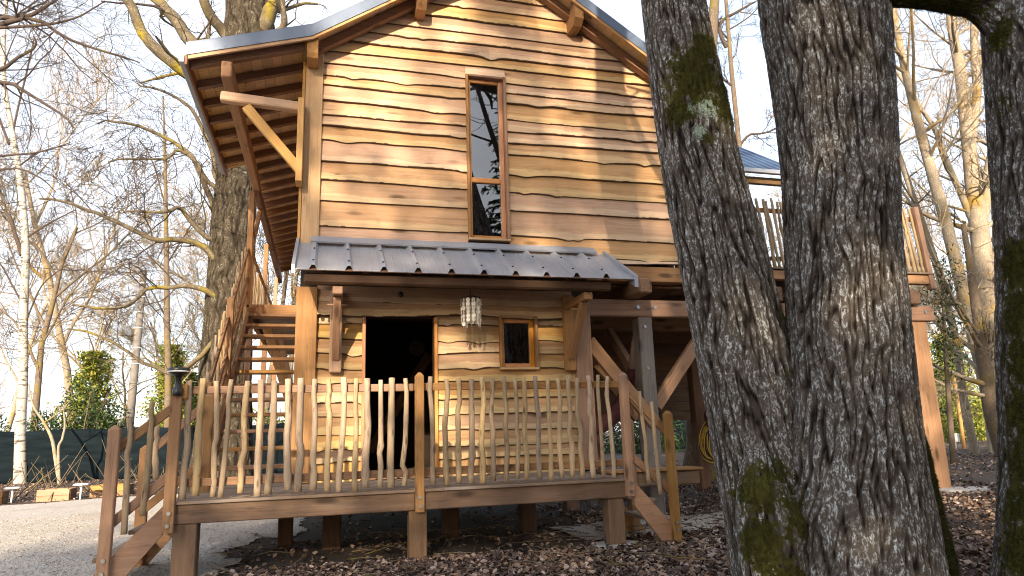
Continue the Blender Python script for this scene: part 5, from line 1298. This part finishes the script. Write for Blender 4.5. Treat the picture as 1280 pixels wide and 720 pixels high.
# ================================================================== SMALL THINGS ON THE CABIN
# shell lamp under the porch roof
c = PY(588.5, 372, 7.85); ZT = c[2]-.01
lamp = empty('shell_lamp', (c[0], c[1], ZT), 'hanging lamp of pale shell discs under the porch roof', 'lamp')
a = np.linspace(0, 2*math.pi, 25); RL = .115
tube('ring', np.stack([c[0]+RL*np.cos(a), c[1]+RL*np.sin(a), np.full(25, ZT)], -1), .006, 'black', lamp, 6)
tube('cord', [(c[0], c[1], ZT), (c[0], c[1], 3.03)], .006, 'black', lamp, 6)
for q in range(3): tube('spoke', [(c[0]+RL*math.cos(q*2.1), c[1]+RL*math.sin(q*2.1), ZT), (c[0], c[1], ZT+.05)], .004, 'black', lamp, 5)
dm = disc_mesh('shell_disc', .026, .004, M['shell'], 12)
for q in range(11):
    an = q*2*math.pi/11+.2; nd = 6+(q % 3 == 0)
    for j in range(nd):
        W = Matrix.Translation((c[0]+RL*math.cos(an), c[1]+RL*math.sin(an), ZT-.035-.047*j)) @ Matrix.Rotation(an+math.pi/2+rnd.uniform(-.5, .5), 4, 'Z') @ Matrix.Rotation(rnd.uniform(-.15, .15), 4, 'X')
        mobj('shell_disc', dm, lamp, W)
    tube('thread', [(c[0]+RL*math.cos(an), c[1]+RL*math.sin(an), ZT), (c[0]+RL*math.cos(an), c[1]+RL*math.sin(an), ZT-.05*nd-.02)], .0015, 'white', lamp, 4)
# solar lantern on the corner post
lx, ly, lz = XPL+.01, YD-.085, 1.53
lan = empty('solar_lantern', (lx, ly, lz), 'black round-topped solar lantern fixed on the deck corner post', 'lamp')
tube('body', [(lx, ly, lz-.005), (lx, ly, lz+.02), (lx, ly, lz+.06), (lx, ly, lz+.075), (lx, ly, lz+.17)], [.036, .042, .040, .026, .026], 'black', lan, 16)
tube('cap', [(lx, ly, lz+.165), (lx, ly, lz+.19), (lx, ly, lz+.20), (lx, ly, lz+.225), (lx, ly, lz+.235)], [.04, .075, .085, .088, .08], 'black', lan, 24)
tube('lens', [(lx, ly, lz+.197), (lx, ly, lz+.206)], [.0885, .0895], 'white', lan, 24)
# wall speaker dot under the porch
tag(tube('porch_lamp', [PY(501, 368, 8.28), PY(501, 368, 8.28)+np.array([0, -.05, -.02])], [.035, .03], 'black', None, 12), 'small round black spotlight above the doorway', 'lamp')
# hammock with yellow rope
HY = 8.92
ham = empty('hammock', tuple(PY(793, 400, HY)), 'maroon striped hammock hung by a yellow rope under the terrace', 'hammock')
hp = [PY(791, 455, HY), PY(787, 475, HY), PY(778, 500, HY), PY(764, 522, HY), PY(745, 532, HY+.05), PY(720, 530, HY+.1), PY(700, 520, HY+.15)]
hp = smooth_path(hp, 26); hr = np.interp(np.linspace(0, 1, 26), [0, .15, .4, .7, 1], [.05, .07, .10, .13, .14])
T = Tubes(); T.add(hp-hp.mean(0), hr, 14)
mobj('cloth', T.mesh('cloth', M['hammock']), ham, Matrix.Translation(Vector(hp.mean(0))))
tube('cord_fan', [PY(794, 410, HY-.01), PY(792, 430, HY-.01), PY(790, 462, HY-.01)], [.012, .035, .055], 'hammockpale', ham, 12)
for q in range(4):
    a = np.linspace(0, 6.28, 18); c = PY(794+q*1.6, 404+q*2.2, HY-.02); r = .04+.016*q
    tube('rope', np.stack([c[0]+r*.7*np.cos(a+q), c[1]+.02*np.sin(a*2), c[2]+r*1.5*np.sin(a)], -1), .010, 'rope', ham, 6)
tube('rope', [PY(794, 404, HY), PY(795, 398, HY), PY(795, 392, HY)], .010, 'rope', ham, 6)
# coil of yellow cable with a dark cloth on a rear post
c = PY(894, 545, 10.9); coil = empty('cable_coil', tuple(c), 'hanging coil of yellow cable on a post under the terrace', 'cable')
rs = np.random.RandomState(4)
for q in range(13):
    a = np.linspace(0, 6.28, 26); rx, rz = rs.uniform(.17, .30), rs.uniform(.26, .40)
    P = np.stack([c[0]+rs.normal(0, .02)+rx*np.cos(a), c[1]+.05*np.sin(a+q)+rs.normal(0, .03), c[2]+rs.normal(0, .02)-.08+rz*np.sin(a)-.08*np.cos(a)**2], -1)
    tube('loop', P, .010, 'rope' if q % 3 else 'wire', coil, 5)
tag(tube('folded_cloth', smooth_path([c+[-.05, .02, .55], c+[-.05, 0, .35], c+[0, -.02, .15], c+[.04, 0, -.02]], 14), np.interp(np.linspace(0, 1, 14), [0, .3, .8, 1], [.03, .12, .16, .08]), 'hammock', None, 10), 'maroon cloth bundle hanging above the yellow cable coil', 'cloth')
bx('rear_post', 7.0, 7.16, 11.0, 11.12, gz(7, 11)-.03, 2.635, 'rafter', terr, 'z')

# ================================================================== LEAF LITTER, PEBBLES, TWIGS
def litter(name, regions, size, seed, avoid=True):
    r = np.random.RandomState(seed); XY = []
    for (x0, x1, y0, y1, dens) in regions:
        n = int((x1-x0)*(y1-y0)*dens); XY.append(np.stack([r.uniform(x0, x1, n), r.uniform(y0, y1, n)], -1))
    XY = np.concatenate(XY)
    on = drive_mask(XY[:, 0], XY[:, 1]) | path_mask(XY[:, 0], XY[:, 1]); keep = ~on | (r.rand(len(XY)) < .035)
    clump = perlin(XY[:, 0]*.9, XY[:, 1]*.9, 3.0)+.5*perlin(XY[:, 0]*2.7, XY[:, 1]*2.7, 5.0); keep &= (r.rand(len(XY)) < .75+clump*1.2)
    XY = XY[keep]; n = len(XY); z = ground_z(XY[:, 0], XY[:, 1])+r.uniform(.006, .035, n)+np.where(on[keep], .012, 0)
    P = np.c_[XY, z]; a = r.uniform(0, 6.28, n)
    nrm = np.stack([r.normal(0, .6, n), r.normal(0, .6, n), np.ones(n)], -1); nrm /= np.linalg.norm(nrm, axis=1)[:, None]
    d = np.stack([np.cos(a), np.sin(a), np.zeros(n)], -1); d -= nrm*np.sum(d*nrm, 1)[:, None]; d /= np.linalg.norm(d, axis=1)[:, None]; s = np.cross(nrm, d)
    l = size*r.uniform(.55, 1.25, n)[:, None]; w_ = l*r.uniform(.24, .36, (n, 1)); cu = l*r.uniform(-.22, .30, (n, 1)); fo = w_*r.uniform(-.1, .8, (n, 1))
    V = np.stack([P-d*l*.5+nrm*cu, P-d*l*.12+s*w_+nrm*fo, P+d*l*.2+s*w_*.85+nrm*fo, P+d*l*.5+nrm*cu, P+d*l*.2-s*w_*.85+nrm*fo, P-d*l*.12-s*w_+nrm*fo], 1).reshape(-1, 3)
    k = np.arange(n)[:, None]*6; F4 = np.concatenate([k+np.array([0, 1, 2, 3]), k+np.array([0, 3, 4, 5])])
    pal = np.array([(.15, .095, .068), (.09, .058, .045), (.24, .165, .125), (.055, .037, .031), (.38, .285, .225), (.13, .09, .078), (.20, .125, .078), (.07, .046, .036), (.32, .245, .215)])
    c = pal[r.randint(0, len(pal), n)]*r.uniform(.7, 1.25, (n, 1))
    return tag(mobj(name, raw_mesh(name, V, F4, M['litter'], False, attrs={'col': np.repeat(c, 6, axis=0)})), 'carpet of curled brown dead leaves over the woodland floor', 'leaves', kind='stuff')
litter('fallen_leaves', [(-1.4, 6.2, 4.4, 6.75, 950), (-1.4, 3.2, 6.75, 8.6, 110), (3.2, 6.2, 6.75, 9, 700), (3.2, 10, 3.2, 9.5, 430), (5, 18, 9.5, 20, 75), (3.0, 9.0, 9.0, 14, 120), (-15, -2, 16, 27, 60), (18, 40, 12, 30, 12), (-2, 3, 9, 14, 30)], .062, 12)
def pebbles(n, seed):
    r = np.random.RandomState(seed); XY = np.stack([r.uniform(-7, 1.0, n*2), 4.5+r.rand(n*2)**1.6*9], -1); XY2 = np.stack([r.uniform(3, 7.3, n), r.uniform(6.8, 9.2, n)], -1)
    XY = np.r_[XY[drive_mask(*XY.T)], XY2[path_mask(*XY2.T)]]; m = len(XY); s = r.uniform(.004, .011, m)*np.where(r.rand(m) < .04, 2.4, 1)
    base = np.array([(1, 0, 0), (-1, 0, 0), (0, 1, 0), (0, -1, 0), (0, 0, .7), (0, 0, -.7)]); f = np.array([(0, 2, 4), (2, 1, 4), (1, 3, 4), (3, 0, 4)])
    P = np.c_[XY, ground_z(*XY.T)+.014]; a = r.uniform(0, 6.28, m); ca, sa = np.cos(a), np.sin(a)
    q = base[None]*s[:, None, None]*r.uniform(.7, 1.3, (m, 1, 3)); V = np.stack([q[..., 0]*ca[:, None]-q[..., 1]*sa[:, None], q[..., 0]*sa[:, None]+q[..., 1]*ca[:, None], q[..., 2]], -1)+P[:, None]
    F = (f[None]+np.arange(m)[:, None, None]*6).reshape(-1, 3); c = np.array([.42, .37, .31])*r.uniform(.45, 1.35, (m, 1))
    return tag(mobj('loose_pebbles', raw_mesh('loose_pebbles', V.reshape(-1, 3), F, M['pebble'], True, attrs={'col': np.repeat(c, 6, axis=0)})), 'loose small stones scattered on the pale gravel', 'gravel', kind='stuff')
pebbles(26000, 5)
T = Tubes(); r = np.random.RandomState(6)
for q in range(420):
    if q < 260: x, y = r.uniform(-1.2, 6), r.uniform(5.2, 9)
    else: x, y = r.uniform(-13, -3), r.uniform(17, 26)
    if drive_mask(np.array([x]), np.array([y]))[0]: continue
    a = r.uniform(0, 6.28); L = r.uniform(.15, .7)*(1 if q < 260 else 2); z = gz(x, y)+.03
    d = np.array([math.cos(a), math.sin(a), r.uniform(-.03, .12)]) if q < 260 else np.array([math.cos(a)*.6, math.sin(a)*.6, r.uniform(.1, 1.0)])
    T.add(np.array([[x, y, z], [x, y, z]+d*L*.5+r.normal(0, .02, 3), [x, y, z]+d*L]), [.006, .005, .003] if q < 260 else [.014, .011, .007], 4, cap=False)
tag(mobj('fallen_twigs', T.mesh('fallen_twigs', M['brownbark'])), 'thin fallen twigs lying among the dead leaves', 'twigs', kind='stuff')
